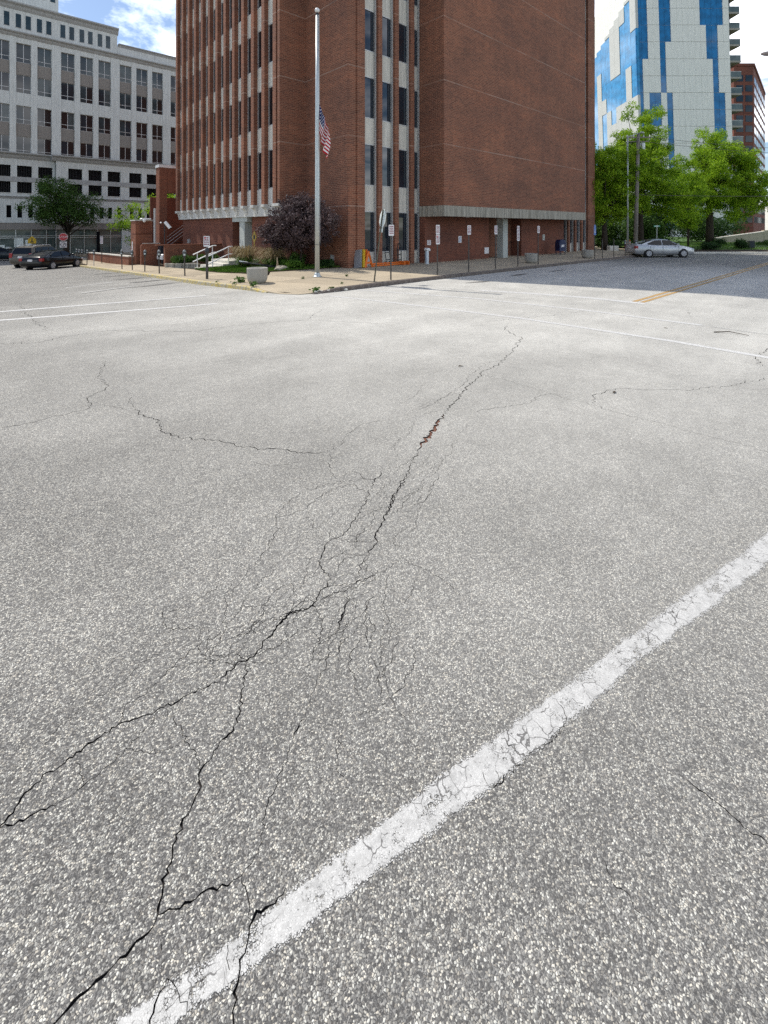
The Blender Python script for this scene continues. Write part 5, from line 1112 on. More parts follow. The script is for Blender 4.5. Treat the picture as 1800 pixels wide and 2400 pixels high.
# ------------------------------------------------------------------ signs, meters, street furniture
def rrect(w_, h, r, n=4):
    P = []
    for cx, cz, a0 in ((w_/2-r,h/2-r,0),(-w_/2+r,h/2-r,90),(-w_/2+r,-h/2+r,180),(w_/2-r,-h/2+r,270)):
        for i in range(n+1): a = R(a0+90*i/n); P.append((cx+r*math.cos(a), cz+r*math.sin(a)))
    return P
def plate(m, P, y0, y1, c=(0,0,0), mi=0):
    m.loft([[(c[0]+x,c[1]+y0,c[2]+z) for x,z in P],[(c[0]+x,c[1]+y1,c[2]+z) for x,z in P]], True, True, mi)
def channel(m, z0, z1, w_=0.05):                # U-channel post
    m.box((-w_/2,0.0,z0),(w_/2,0.012,z1)); m.box((-w_/2,0.012,z0),(-w_/2+0.01,0.038,z1)); m.box((w_/2-0.01,0.012,z0),(w_/2,0.038,z1))
def ink(parent, w_, h, c, mname, lines, seed, head=None):
    q = random.Random(seed); m = MB(); z = h/2 - 0.045
    if head:
        hm = MB(); hm.box((c[0]-w_*0.38,c[1]-0.006,c[2]+z-0.07),(c[0]-w_*0.10,c[1]-0.004,c[2]+z+0.01)); hm.build('emblem', M[head], parent)
    lh = (h-0.09)/lines
    for i in range(lines):
        zz = c[2]+h/2-0.05-lh*i; x = -w_*0.38 + (w_*0.36 if head and i == 0 else 0)
        while x < w_*0.34:
            l = q.uniform(0.03,0.09); m.box((c[0]+x,c[1]-0.005,zz-lh*0.55),(c[0]+min(x+l,w_*0.40),c[1]-0.003,zz)); x += l+0.018
    m.build('lettering', M[mname], parent)
def parking_sign(u, v, label, plates, z=None, rot=0, post='post', tilt=(0,0), group='parking signs along the right kerb', ht=2.3):
    o = thing('parking_sign', label, 'sign', (u, v, sz(u,v) if z is None else z), (R(tilt[0]),R(tilt[1]),rot), group)
    m = MB(); channel(m, -0.1, ht-0.02); m.build('post', M[post], o)
    for i, (zc, w_, h, lines, head) in enumerate(plates):
        p = MB(); plate(p, rrect(w_, h, 0.03), -0.014, -0.008, (0,0,zc)); po_ = p.build('sign_plate', M['sign_white'], o)
        ink(po_, w_, h, (0,-0.012,zc), 'sign_ink', lines, int(u*10)+i, head)
    return o
parking_sign(13.31,14.07,'single white and red parking sign right of the leaning stop sign', [(2.08,0.30,0.46,5,None)], ht=2.2)
parking_sign(16.3,14.09,'post with two stacked white parking signs near the ash urn', [(2.1,0.26,0.44,6,None),(1.64,0.26,0.44,6,'sign_red')], ht=2.3)
parking_sign(18.55,14.0,'white parking sign before the left part of the recessed brick wall', [(2.08,0.28,0.46,5,None)], ht=2.2)
parking_sign(20.95,14.06,'white parking sign in front of the entrance doors left of the column', [(2.08,0.26,0.46,5,None)], ht=2.2)
parking_sign(23.23,14.11,'post with one extra tall white parking sign right of the column', [(1.88,0.26,0.84,9,'sign_ink')], ht=2.3)
parking_sign(25.31,14.02,'white parking sign standing in front of the second planter', [(2.1,0.26,0.42,5,None)], ht=2.2)
o = thing('blue_sign', 'blue parking sign with white symbol at the far planter', 'sign', (33.2,14.05,sz(33,14)), 0)
m = MB(); channel(m,-0.1,2.3); m.build('post', M['post'], o); m = MB(); plate(m, rrect(0.36,0.62,0.05), -0.014,-0.008,(0,0,2.0)); m.lathe([(0.02,-0.012),(0.16,-0.012),(0.16,-0.008),(0.02,-0.008)],16,(0,0,2.28),0,'y'); p = m.build('sign_plate', M['sign_blue'], o)
m = MB(); m.box((-0.07,-0.02,1.86),(0.07,-0.015,1.92)); m.box((-0.05,-0.02,1.92),(-0.01,-0.015,2.04)); m.box((-0.05,-0.02,2.02),(0.09,-0.015,2.06)); m.build('symbol', M['sign_white'], p)
for u, v, lab in ((34.49,14.03,'bare dark sign post right of the far planter'),(36.44,13.98,'bare dark sign post before the tan concrete block')):
    m = MB(); channel(m, -0.1, 1.35, 0.06); tag(m.build('bare_post', M['post'], None, (u,v,sz(u,v))), lab, 'post', 'bare posts on the right pavement')
# leaning stop sign seen from behind
o = thing('stop_sign', 'leaning stop sign seen from behind at the corner with pale back', 'sign', (12.35,14.03,sz(12.35,14.03)), (R(-1.0),R(4.6),R(72.6)))
o.rotation_euler = (0,0,0); o.rotation_mode = 'XYZ'
lean = Matrix.Rotation(R(7.0), 4, Vector((0.676,0.737,0))) @ Matrix.Rotation(R(66), 4, 'Z'); o.rotation_euler = lean.to_euler()
m = MB(); channel(m, -0.1, 2.95, 0.065); m.build('post', M['post_green'], o)
octp = [(0.38*math.cos(R(22.5+45*i))/math.cos(R(22.5))*1.0, 0.38*math.sin(R(22.5+45*i))/math.cos(R(22.5))) for i in range(8)]
m = MB(); plate(m, octp, -0.012, -0.007, (0,0,2.58)); p = m.build('sign_plate', M['sign_back'], o)
m = MB(); plate(m, octp, -0.0145, -0.0125, (0,0,2.58)); m.build('red_face', M['sign_red'], p)
m = MB(); m.box((-0.2,-0.012,2.02),(0.2,-0.007,2.19)); m.build('lower_plate', M['sign_back'], o)
# parking meters
M['meter_dome'] = plain('meter_dome_grey', (0.20, 0.21, 0.21), 0.35, 0.2, 0.5, 0.1)
def meter_proto():
    o = thing('parking_meter','', 'parking meter', (0,0,0), 0, 'parking meters along the left kerb')
    m = MB(); m.tube([(0,0,-0.1),(0,0,0.85)],0.03,8); m.build('post', M['post'], o)
    m = MB(); pr = [(0.03,0.83),(0.05,0.86),(0.055,0.92),(0.085,0.95),(0.095,1.05),(0.09,1.12)]; rings = [[(r*0.95*math.cos(a),r*0.7*math.sin(a),z) for a in [2*math.pi*k/12 for k in range(12)]] for r,z in pr]; m.loft(rings); h = m.build('housing', M['meter'], o, smooth=True)
    m = MB(); rings = [[(r*0.95*math.cos(a),r*0.7*math.sin(a),z) for a in [2*math.pi*k/12 for k in range(12)]] for r,z in ((0.09,1.121),(0.085,1.17),(0.065,1.215),(0.03,1.24))]; m.loft(rings); m.build('dome', M['meter_dome'], o, smooth=True)
    m = MB(); m.box((-0.045,-0.072,0.97),(0.045,-0.06,1.06)); m.build('coin_plate', M['galv'], h); return o
mp = meter_proto(); first = True
for u, v, lab in ((7.6,48.8,'leftmost parking meter, behind the black sedan bonnet'),(7.6,47.6,'second parking meter from the left, behind the black sedan bonnet'),(7.6,46.24,'third parking meter from the left, just right of the black sedan'),(7.68,44.63,'fourth parking meter from the left, at the ramp wall end'),(7.64,41.73,'parking meter with pale post before the ramp wall'),(7.72,33.58,'parking meter just left of the brick pylon'),(7.8,31.46,'parking meter in front of the brick pylon'),(7.76,28.7,'parking meter before the rounded brick screen wall'),(7.72,25.95,'parking meter before the gap between the brick walls'),(7.86,22.59,'parking meter before the shrub bed, nearest to the corner')):
    o = mp if first else copy_tree(mp); first = False; o.location = (u, v, sz(u,v)); o['label'] = lab; o.rotation_euler = (R(rnd.uniform(-1.2,1.2)),R(rnd.uniform(-1.2,1.2)),R(rnd.uniform(-40,-20)))
    if 'pale' in lab:
        for c in o.children:
            if c.name.startswith('post'): c.data = c.data.copy(); c.data.materials[0] = M['conc_panel']
for u, v, lab in ((38.55,13.95,'dark parking meter before the grey lamp pole'),(40.77,13.92,'dark parking meter at the tail of the silver sedan')):
    o = copy_tree(mp); o.location = (u, v, sz(u,v)); o['label'] = lab; o['group'] = 'parking meters on the right kerb'; o.rotation_euler = (0,0,R(-60))
o = parking_sign(7.82,19.84,'white sign with red emblem on a thick dark meter post near the corner', [(1.62,0.28,0.46,4,'sign_red')], rot=R(-50), post='post', ht=1.5, group=None)
m = MB(); m.tube([(0,0.03,-0.1),(0,0.03,1.12)],0.055,10); m.build('meter_post', M['post'], o); m = MB(); m.lathe([(0.05,1.1),(0.09,1.14),(0.095,1.26),(0.06,1.33),(0.02,1.35)],12,(0,0.03,0)); m.build('meter_head', M['meter'], o, smooth=True)
parking_sign(9.0,46.0,'small pale sign on a thin post standing behind the ramp wall', [(2.0,0.3,0.62,5,None)], rot=R(-60), ht=2.3, group=None)
# far corner signs
def textmesh(s_, size, name, m, parent, loc, rot, extrude=0.002):
    cu = bpy.data.curves.new(name, 'FONT'); cu.body = s_; cu.size = size; cu.align_x = 'CENTER'; cu.align_y = 'CENTER'; cu.extrude = extrude
    ob = bpy.data.objects.new(name, cu); COL.objects.link(ob); bpy.context.view_layer.update(); me = bpy.data.meshes.new_from_object(ob); bpy.data.objects.remove(ob); bpy.data.curves.remove(cu)
    me.materials.clear(); me.materials.append(M[m]); return place(name, me, parent, loc, rot)
ss = thing('far_stop_sign', 'red stop sign over a no turn sign in front of the street tree', 'sign', (7.7,56.7,zg(56.7)+0.1), R(-8))
m = MB(); channel(m,-0.1,2.75,0.06); m.build('post', M['post'], ss)
m = MB(); plate(m, octp, -0.012,-0.007,(0,0,2.35)); p = m.build('stop_plate', M['sign_white'], ss); m = MB(); plate(m, [(x*0.92,z*0.92) for x,z in octp], -0.016,-0.0125,(0,0,2.35)); m.build('red_face', M['sign_red'], p)
textmesh('STOP', 0.30, 'lettering', 'sign_white', p, (0,-0.018,2.34), (R(90),0,0))
m = MB(); plate(m, rrect(0.6,0.6,0.04), -0.012,-0.007,(0,0,1.58)); p = m.build('turn_plate', M['sign_white'], ss)
m = MB()
for k in range(24):
    a0, a1 = 2*math.pi*k/24, 2*math.pi*(k+1)/24
    m.face([(0.25*math.cos(a0),-0.016,1.58+0.25*math.sin(a0)),(0.25*math.cos(a1),-0.016,1.58+0.25*math.sin(a1)),(0.20*math.cos(a1),-0.016,1.58+0.20*math.sin(a1)),(0.20*math.cos(a0),-0.016,1.58+0.20*math.sin(a0))])
m.box((-0.04,-0.018,1.44),(0.02,-0.014,1.68)); m.box((-0.04,-0.018,1.62),(0.12,-0.014,1.68)); m.face([(0.1,-0.017,1.58),(0.17,-0.017,1.65),(0.1,-0.017,1.72)]); m.build('turn_symbol', M['dark_metal'], p)
ys_ = thing('yellow_crossing_sign', 'yellow pedestrian sign standing before the shop windows', 'sign', (6.0,66.0,zg(66)), R(-8)); m = MB(); channel(m,-0.1,2.4,0.06); m.build('post', M['post'], ys_)
m = MB(); plate(m, [(-0.38,-0.38),(0.38,-0.38),(0.38,0.1),(0,0.45),(-0.38,0.1)], -0.012,-0.007,(0,0,2.1)); p = m.build('sign_plate', M['sign_yellow'], ys_)
m = MB(); m.box((-0.05,-0.016,1.95),(0.05,-0.013,2.2)); m.box((-0.12,-0.016,1.8),(-0.03,-0.013,1.97)); m.box((0.03,-0.016,1.8),(0.12,-0.013,1.97)); m.ell((0,-0.014,2.28),(0.06,0.004,0.06),8,6); m.build('figure', M['dark_metal'], p)
tb = thing('street_litter_bin', 'black litter bin before the shop front at the left edge', 'bin', (4.1,69,zg(69)+0.14)); m = MB(); m.lathe([(0.25,0),(0.3,0.05),(0.3,0.95),(0.27,1.0)],14); m.build('body', M['dark_metal'], tb); m = MB(); m.lathe([(0.31,1.0),(0.31,1.12),(0.2,1.2),(0.02,1.22)],14); m.build('lid', M['galv'], tb)
# flagpole and flag
fpz = sz(11.49,16.85); fo = thing('flagpole', 'tall grey metal flagpole with ball finial on the corner pavement', 'flagpole', (11.49,16.85,fpz))
m = MB(); m.tube([(0,0,0),(0,0,3.5),(0,0,7.5),(0,0,11.45)],[0.100,0.096,0.084,0.062],20); m.build('pole', M['galv'], fo, smooth=True)
m = MB(); m.lathe([(0.20,0.0),(0.20,0.025),(0.15,0.04),(0.13,0.10),(0.118,0.16),(0.10,0.18)],20); m.build('base_collar', M['galv'], fo, smooth=True)
m = MB(); m.lathe([(0.06,11.44),(0.075,11.46),(0.075,11.50),(0.03,11.52),(0.03,11.56)],14); m.build('truck', M['dark_metal'], fo); m = MB(); m.ell((0,0,11.65),(0.105,0.105,0.105),16,10); m.build('ball_finial', M['white_metal'], fo, smooth=True)
m = MB(); m.tube([(0.10,-0.06,1.45),(0.085,-0.055,7.6),(0.068,-0.045,11.48)],0.006,5); m.build('halyard', M['white_metal'], fo); m = MB(); m.tube([(0.103*math.cos(a),0.103*math.sin(a),1.42+0.03*math.sin(a*1.0)) for a in [2*math.pi*k/16 for k in range(17)]],0.008,5); m.box((0.09,-0.09,1.38),(0.12,-0.05,1.5)); m.build('cleat', M['dark_metal'], fo)
M['flag_red'] = plain('flag_red', (0.42,0.018,0.03), 0.8, 0, 0.1, 0.1); M['flag_white'] = plain('flag_white', (0.72,0.70,0.68), 0.8, 0, 0.1, 0.05); M['flag_blue'] = plain('flag_blue', (0.018,0.025,0.11), 0.8, 0, 0.1, 0.1)
def flag():
    NS, NT_ = 78, 52; vs = []; fs = []; mi = []
    dx = Vector((CC,-CS,0)); dy = Vector((CS,CC,0)); Z0 = 7.55
    for i in range(NS+1):
        s_ = i/NS
        for j in range(NT_+1):
            t = j/NT_; e = s_**0.8
            x0, z0 = 0.0, -1.24*t
            x1 = 0.42 + 0.05*math.sin(3.2*t+0.6) - 0.07*t; z1 = -1.22 - 1.18*t
            x = x0*(1-e)+x1*e; z = z0*(1-e)+z1*e
            wv = math.sin(s_*13.0+t*2.2)*0.085*math.sin(min(1,s_*3)*math.pi/2); x += 0.055*math.sin(s_*17+t*5.0+1.0)*min(1,s_*2.5)*(0.4+t); y = wv + 0.05*math.sin(s_*23+t*3)*s_
            p = dx*(0.095+max(0,x)) + dy*y + Vector((0,0,Z0+z)); vs.append(tuple(p))
    for i in range(NS):
        for j in range(NT_):
            a = i*(NT_+1)+j; fs.append((a,a+1,a+NT_+2,a+NT_+1)); s_, t = (i+0.5)/NS, (j+0.5)/NT_
            if t < 7/13 and s_ < 0.4:
                ci, cj = int(i/ (0.4*NS) * 11), int(j/(7/13*NT_)*9); fx, fy = (i/(0.4*NS)*11) % 1, (j/(7/13*NT_)*9) % 1
                mi.append(1 if (ci+cj) % 2 == 0 and 0.2 < fx < 0.85 and 0.2 < fy < 0.85 else 2)
            else: mi.append(0 if int(t*13) % 2 == 0 else 1)
    me = bpy.data.meshes.new('flag'); me.from_pydata(vs,[],fs)
    for k in ('flag_red','flag_white','flag_blue'): me.materials.append(M[k])
    me.polygons.foreach_set('material_index', mi); me.polygons.foreach_set('use_smooth',[True]*len(fs)); me.update()
    o = place('flag', me, None, (11.49,16.85,fpz)); tag(o, 'limp stars and stripes flag hanging at half mast on the flagpole', 'flag')
    md = o.modifiers.new('cloth','SOLIDIFY'); md.thickness = 0.003
flag()
# planters
def planter(u, v, lab, k=1.0):
    o = thing('concrete_planter', lab, 'planter', (u, v, sz(u,v)), rnd.uniform(0,3), 'round concrete planters'); o.scale = (k,k,k)
    m = MB(); m.lathe([(0.25,0.0),(0.29,0.012),(0.33,0.045),(0.362,0.10),(0.384,0.17),(0.397,0.27),(0.40,0.54),(0.405,0.57),(0.40,0.595),(0.36,0.595),(0.355,0.5),(0.02,0.5)],28); m.build('bowl', M['planter'], o, smooth=True)
    m = MB(); m.lathe([(0.02,0.51),(0.35,0.51),(0.35,0.53),(0.02,0.54)],20); m.build('soil', M['soil'], o)
planter(8.6,16.75,'round concrete planter near the yellow kerb at the corner'); planter(26.2,15.0,'round concrete planter before the entrance wall, second along the right pavement'); planter(33.6,14.75,'round concrete planter below the blue sign at the far corner of the office')
# barricades and trolley by the brick corner
o = thing('barricade_boards', 'grey, yellow and orange barricade boards leaning on the brick corner pier', 'barricade', (15.45,18.95,sz(15.5,18.95)))
for i, (mt, x) in enumerate((('grey_board',0.0),('grey_board',0.07),('yellow',0.22),('yellow',0.29),('orange',0.44))):
    m = MB(); m.box((-0.025,-0.22,0),(0.025,0.2,0.98)); b = m.build('board', M[mt], o, (x,0.0,0)); b.rotation_euler = (R(-10),R(14),R(10))
a_ = thing('a_frame_barricade', 'orange plastic A shaped barricade standing beside the leaning boards', 'barricade', (16.15,18.85,sz(16,18.9)), R(12))
for p0, p1 in (((-0.32,0,0),(0.02,0,0.86)),((0.36,0,0),(0.0,0,0.86))): m = MB(); m.tube([p0,p1],0.07,4); m.build('leg', M['orange'], a_)
m = MB(); m.box((-0.2,-0.03,0.2),(0.24,0.03,0.3)); m.build('crossbar', M['orange'], a_)
l_ = thing('orange_barricade_rails', 'orange barricade rails lying along the foot of the windows', 'barricade', (16.5,18.75,sz(17,18.8)))
for dy_, dz in ((0.2,0.02),(0.32,0.11)): m = MB(); m.bbox((0,dy_,dz),(2.5,dy_+0.08,dz+0.07),0.01); m.build('rail', M['orange'], l_)
for x in (2.2,2.55): m = MB(); m.box((x,-0.1,0.0),(x+0.06,0.35,0.22)); m.build('foot', M['orange'], l_)
h_ = thing('hand_trolley', 'black two wheeled hand trolley leaning on the window base', 'trolley', (17.75,19.25,sz(17.8,19.2)))
for x in (0,0.34): m = MB(); m.tube([(x,-0.12,0.05),(x,0.08,1.05),(x+(0.1 if x == 0 else -0.1),0.1,1.15)],0.025,6); m.build('side_tube', M['dark_metal'], h_); m = MB(); m.lathe([(0.02,-0.03),(0.11,-0.03),(0.11,0.03),(0.02,0.03)],12,(x,-0.02,0.12),0,'x'); m.build('wheel', M['black'], h_)
for z in (0.3,0.7): m = MB(); m.box((0,-0.06,z),(0.34,-0.03,z+0.04)); m.build('cross_bar', M['dark_metal'], h_)
h2 = thing('tall_trolley', 'dark hoop backed trolley standing against the brick pier', 'trolley', (18.62,19.12,sz(18.6,19.1)))
m = MB(); m.tube([(0,0,0),(0,0.05,1.0),(0.06,0.06,1.18),(0.15,0.06,1.24),(0.24,0.06,1.18),(0.30,0.05,1.0),(0.30,0,0)],0.024,6); m.build('hoop', M['dark_metal'], h2)
for z in (0.25,0.55,0.85): m = MB(); m.box((0.02,0.0,z),(0.28,0.03,z+0.05)); m.build('slat', M['dark_metal'], h2)
u_ = thing('ash_urn', 'slim steel ash urn with hooded top at the end of the window strip', 'ash urn', (20.25,18.35,sz(20,18.3))); m = MB(); m.lathe([(0.15,0),(0.15,0.02),(0.12,0.04),(0.12,0.80),(0.10,0.82)],16); m.build('body', M['galv'], u_, smooth=True); m = MB(); m.bbox((-0.13,-0.14,0.82),(0.13,0.12,0.95),0.03); m.bbox((0.05,-0.12,0.78),(0.2,0.1,0.9),0.02); m.build('hood', M['white_metal'], u_)
mb = thing('mailbox', 'dark blue mailbox with white emblem under the far end of the overhang', 'mailbox', (35.7,17.85,sz(35.7,17.8)), R(-25))
pr = [(-0.3,0.3)] + [(0.3*math.cos(R(180-15*i)),0.95+0.27*math.sin(R(180-15*i))) for i in range(13)] + [(0.3,0.3)]
m = MB(); m.loft([[(x,-0.28,z) for x,z in pr],[(x,0.28,z) for x,z in pr]]); bo = m.build('body', M['mail_blue'], mb)
for x in (-0.26,0.22):
    for y in (-0.26,0.22): MB().box((x,y,-0.02),(x+0.04,y+0.04,0.3)).build('leg', M['mail_blue'], mb)
m = MB(); m.face([(-0.16,-0.285,0.62),(0.1,-0.285,0.62),(0.17,-0.285,0.8),(-0.09,-0.285,0.8)]); m.build('emblem', M['sign_white'], bo); m = MB(); m.box((-0.2,-0.30,0.98),(0.2,-0.28,1.06)); m.build('flap', M['mail_blue'], bo)
# utility poles, lamp, wires
def cpos(x, y, z=0.0): a = cw(x, y); return (a[0], a[1], z)
wp = thing('utility_pole', 'weathered wooden utility pole with transformer before the trees', 'utility pole', cpos(24.5,45.0,0.05)); m = MB(); m.tube([(0,0,-0.2),(0.12,-0.1,6),(0.24,-0.2,11.5)],[0.20,0.17,0.14],12); m.build('pole', M['wood_pole'], wp, smooth=True)
ax = Vector((CC,-CS,0)); 
def tb_(p, q, r): m = MB(); m.tube([p,q],r,6); return m
tb_(Vector((0.23,-0.2,11.15))-ax*1.2, Vector((0.23,-0.2,11.15))+ax*1.2, 0.06).build('crossarm', M['wood_pole'], wp); tb_(Vector((0.23,-0.2,10.75))-ax*0.9, Vector((0.23,-0.2,10.75))+ax*1.0, 0.05).build('crossarm', M['wood_pole'], wp)
m = MB(); c_ = Vector((0.22,-0.2,0))+ax*0.42; m.lathe([(0.02,9.95),(0.20,9.97),(0.21,10.02),(0.21,10.55),(0.17,10.62),(0.02,10.66)],14,tuple(c_)); m.build('transformer', M['galv'], wp)
ins = MB()
for k in (-1.1,-0.5,0.5,1.1): c_ = Vector((0.23,-0.2,0))+ax*k; ins.lathe([(0.02,11.2),(0.05,11.22),(0.05,11.36),(0.02,11.4)],8,tuple(c_))
ins.build('insulator', M['white_metal'], wp)
mpz = thing('steel_pole', 'slim grey steel lamp pole left of the wooden utility pole', 'pole', cpos(23.75,45.0,0.05)); m = MB(); m.tube([(0,0,0),(0,0,11.3)],[0.10,0.07],10); m.build('pole', M['galv'], mpz, smooth=True); m = MB(); m.lathe([(0.3,0),(0.3,0.15),(0.14,0.4),(0.1,0.45)],12); m.build('base', M['conc_panel'], mpz); tb_((0,0,11.2),Vector((0,0,11.6))+ax*1.2,0.04).build('arm', M['galv'], mpz); m = MB(); m.ell(tuple(Vector((0,0,11.6))+ax*1.4),(0.35,0.2,0.1),10,6); m.build('lamp_head', M['galv'], mpz)
def wire(lab, a, b, sag, r=0.018):
    a, b = Vector(a), Vector(b); m = MB(); m.tube([a.lerp(b,i/16)-Vector((0,0,sag*4*(i/16)*(1-i/16))) for i in range(17)], r, 5); tag(m.build('overhead_wire', M['post']), lab, 'wire', 'overhead wires')
P1 = cpos(24.6,44.9,11.35); P2 = cpos(24.6,44.9,10.85)
wire('upper overhead wire running right from the utility pole', P1, cpos(60,52,11.2), 0.6); wire('second overhead wire running right from the utility pole', P2, cpos(60,52,10.7), 0.6)
wire('overhead wire running left from the utility pole behind the office', P2, cpos(12,60,9.8), 0.6); wire('low pale cable crossing in front of the right-hand trees', cpos(24.6,44.9,5.6), cpos(60,50,6.3), 0.3, 0.025); wire('low cable from the utility pole towards the office corner', cpos(24.5,44.9,5.7), cpos(14,50,4.3), 0.4)
gs = thing('street_name_sign', 'small green street name sign above the silver sedan', 'sign', cpos(26.6,45.0,0.05)); m = MB(); m.tube([(0,0,0),(0,0,2.6)],0.03,6); m.build('post', M['galv'], gs)
m = MB(); m.box((-0.30,-0.012,2.42),(0.30,0.012,2.58)); b_ = m.build('blade', M['sign_green'], gs, (0,0,0), R(-42.5)); m = MB(); [m.box((-0.22+0.075*i,-0.016,2.46),(-0.22+0.075*i+0.05,-0.0125,2.54)) for i in range(6)]; m.build('lettering', M['sign_white'], b_)
for i, (x, lab) in enumerate(((24.2,'leftmost orange traffic cone by the utility pole'),(24.65,'middle orange traffic cone by the utility pole'),(25.1,'orange traffic cone nearest the silver sedan'))):
    o = thing('traffic_cone', lab, 'cone', cpos(x,46.0+0.3*(i%2),0.12), 0, 'orange traffic cones by the utility pole'); m = MB(); m.lathe([(0.14,0.06),(0.035,1.05),(0.02,1.06)],12); m.build('cone', M['orange'], o); MB().box((-0.2,-0.2,0),(0.2,0.2,0.06)).build('base', M['orange'], o)
    for z in (0.42,0.75): m = MB(); r0 = 0.14-(z-0.06)*0.106; m.lathe([(r0+0.004,z),(r0-0.01+0.004,z+0.13)],12); m.build('band', M['sign_white'], o)
m = MB(); m.bbox((-0.45,-0.3,0),(0.45,0.3,0.5),0.03); tag(m.build('concrete_block', M['conc_panel'], None, cpos(22.6,45.6,0.12), R(-42.5)), 'tan concrete block on the far right pavement', 'block')
sl_ = thing('street_lamp', 'street lamp head reaching in at the right edge of the sky', 'street lamp', cpos(20.5,18.0,0))
m = MB(); m.tube([(0,0,0),(0,0,8.6)],[0.12,0.08],12); m.build('pole', M['galv'], sl_); m = MB(); a1 = -ax*5.2+Vector((0,0,9.15)); m.tube([(0,0,8.5),tuple(-ax*2.5+Vector((0,0,9.05))),tuple(a1)],0.045,8); m.build('arm', M['galv'], sl_)
m = MB(); m.M = Matrix.Translation(-ax*5.45+Vector((0,0,9.13))) @ Matrix.Rotation(R(-42.5),4,'Z'); m.ell((0,0,0),(0.36,0.16,0.09),12,7); m.build('lamp_head', plain('lamp_housing',(0.30,0.26,0.25)), sl_, smooth=True)
tw_ = thing('fallen_twig', 'thin dark twig lying on the road at the right', 'twig', (12.3,2.6,0.01)); m = MB(); m.tube([(0,0,0),(0.15,-0.25,0.03),(0.1,-0.6,0.01)],[0.012,0.010,0.005],5); m.build('stem', M['bark'], tw_)
for u, v, lab in ((14.6,3.6,'small dark debris flake near the stop line'),(12.0,3.4,'dark leaf scrap between crosswalk lines'),(6.8,2.6,'small leaf scrap left of the white stripe far end'),(6.2,4.8,'small dark scrap on the open road')): m = MB(); m.face([(0,0,0.012),(0.07,0.01,0.02),(0.10,0.04,0.01),(0.03,0.04,0.018)]); tag(m.build('road_litter', M['soil'], None, (u,v,0), rnd.uniform(0,3)), lab, 'litter', 'scraps on the road')
# ------------------------------------------------------------------ trees and the green across the right-hand junction
def tree(name, label, loc, trunk, trunk_r, crowns, nclump, nleaf, leafs, mt, seed, clr=(0.5,0.9), group=None, up=0.5, droop=0.0):
    q = random.Random(seed); o = thing(name, label, 'tree', loc, 0, group)
    tk = MB(); tk.tube(trunk, trunk_r, 9); top = Vector(trunk[-1]); fork = Vector(trunk[max(1,len(trunk)//2)])
    cl = []; tot = sum(r[0]*r[1]*r[2] for c, r in crowns)
    for c, r in crowns:
        k = max(3, int(nclump*r[0]*r[1]*r[2]/tot))
        for i in range(k):
            d = Vector((q.gauss(0,1),q.gauss(0,1),q.gauss(0,1))).normalized()*(q.random()**0.42)
            P = Vector((c[0]+d.x*r[0],c[1]+d.y*r[1],c[2]+d.z*r[2])); cl.append((P,q.uniform(*clr)))
    for P, r in q.sample(cl, min(len(cl), 42)):
        st_ = Vector(trunk[-1]).lerp(fork, q.random()); mid = st_.lerp(P,0.55)+Vector((0,0,0.06*(P-st_).length)); r0 = trunk_r[-1]*q.uniform(0.35,0.6)
        tk.tube([st_,mid,P],[r0,r0*0.55,r0*0.15],5)
    tk.build('trunk', M['bark'], o, smooth=True)
    m = MB(); wts = [r**2 for _, r in cl]
    for P, r in q.choices(cl, wts, k=nleaf):
        d = Vector((q.gauss(0,1),q.gauss(0,1),q.gauss(0,1)*0.62)).normalized()*r*(q.random()**0.45)
        leaf_quad(m, P+d-Vector((0,0,droop*r*q.random())), leafs*q.uniform(0.65,1.3), q, up)
    m.build('crown', M[mt], o); return o
tree('street_tree','round green street tree before the grey parking deck', (9.3,66.4,zg(66.4)+0.1), [(0,0,0),(0.05,0,1.4),(0.2,0,2.4),(0.2,0,3.4)],[0.34,0.28,0.22,0.16],[((0,0,6.1),(3.9,3.6,2.6)),((-1.2,0,7.6),(2.3,2.2,1.7)),((1.4,0,5.2),(3.2,2.8,1.6)),((-2.2,0,5.0),(2.4,2.2,1.5))],120,16000,0.22,'leaf_mid',21,(0.6,1.1))
tree('courtyard_tree','bright green tree rising behind the brick pylon and portal', (15.0,55,zg(55)), [(0,0,0),(0,0,2)],[0.2,0.15],[((-0.5,0,4.0),(2.9,2.4,2.3)),((2.0,-1,5.5),(2.4,2,2.2))],60,7000,0.2,'leaf_bright',22,(0.5,0.9))
tree('purple_leaf_tree','small purple leaved tree on the lawn against the brick wall', (13.5,21.3,0.2), [(0,0,0),(-0.03,0.02,0.5),(0.02,0,0.9),(0,0.05,1.5)],[0.085,0.07,0.06,0.05],[((-0.3,0.2,2.2),(1.3,2.3,1.25)),((-0.1,0.4,3.1),(0.95,1.5,0.8)),((-0.5,1.3,1.75),(1.0,1.5,0.95)),((0.0,-1.4,2.1),(1.05,1.5,1.1)),((0.1,-0.6,3.0),(0.9,1.1,0.8))],240,24000,0.13,'leaf_purple',23,(0.22,0.42),None,0.3)
t_ = lambda x, y: cpos(x, y, 0.1)
tree('broadleaf_tree','spring green tree with forked trunk just right of the brick office', t_(22.2,46.5), [(0,0,0),(0.02,0,1.6),(0.1,0.05,2.6),(0.15,0.1,4.2)],[0.34,0.27,0.22,0.16],[((0.1,0.2,7.0),(2.7,2.7,2.9)),((-0.8,0.6,4.6),(2.1,2.1,1.9)),((0.9,-0.8,5.0),(2.3,2.3,2.1)),((-0.6,0.4,9.2),(1.9,1.9,1.7)),((1.5,-1.2,8.3),(2.2,2.2,2.2))],230,52000,0.18,'leaf_bright',31,(0.35,0.8),'trees across the right-hand junction')
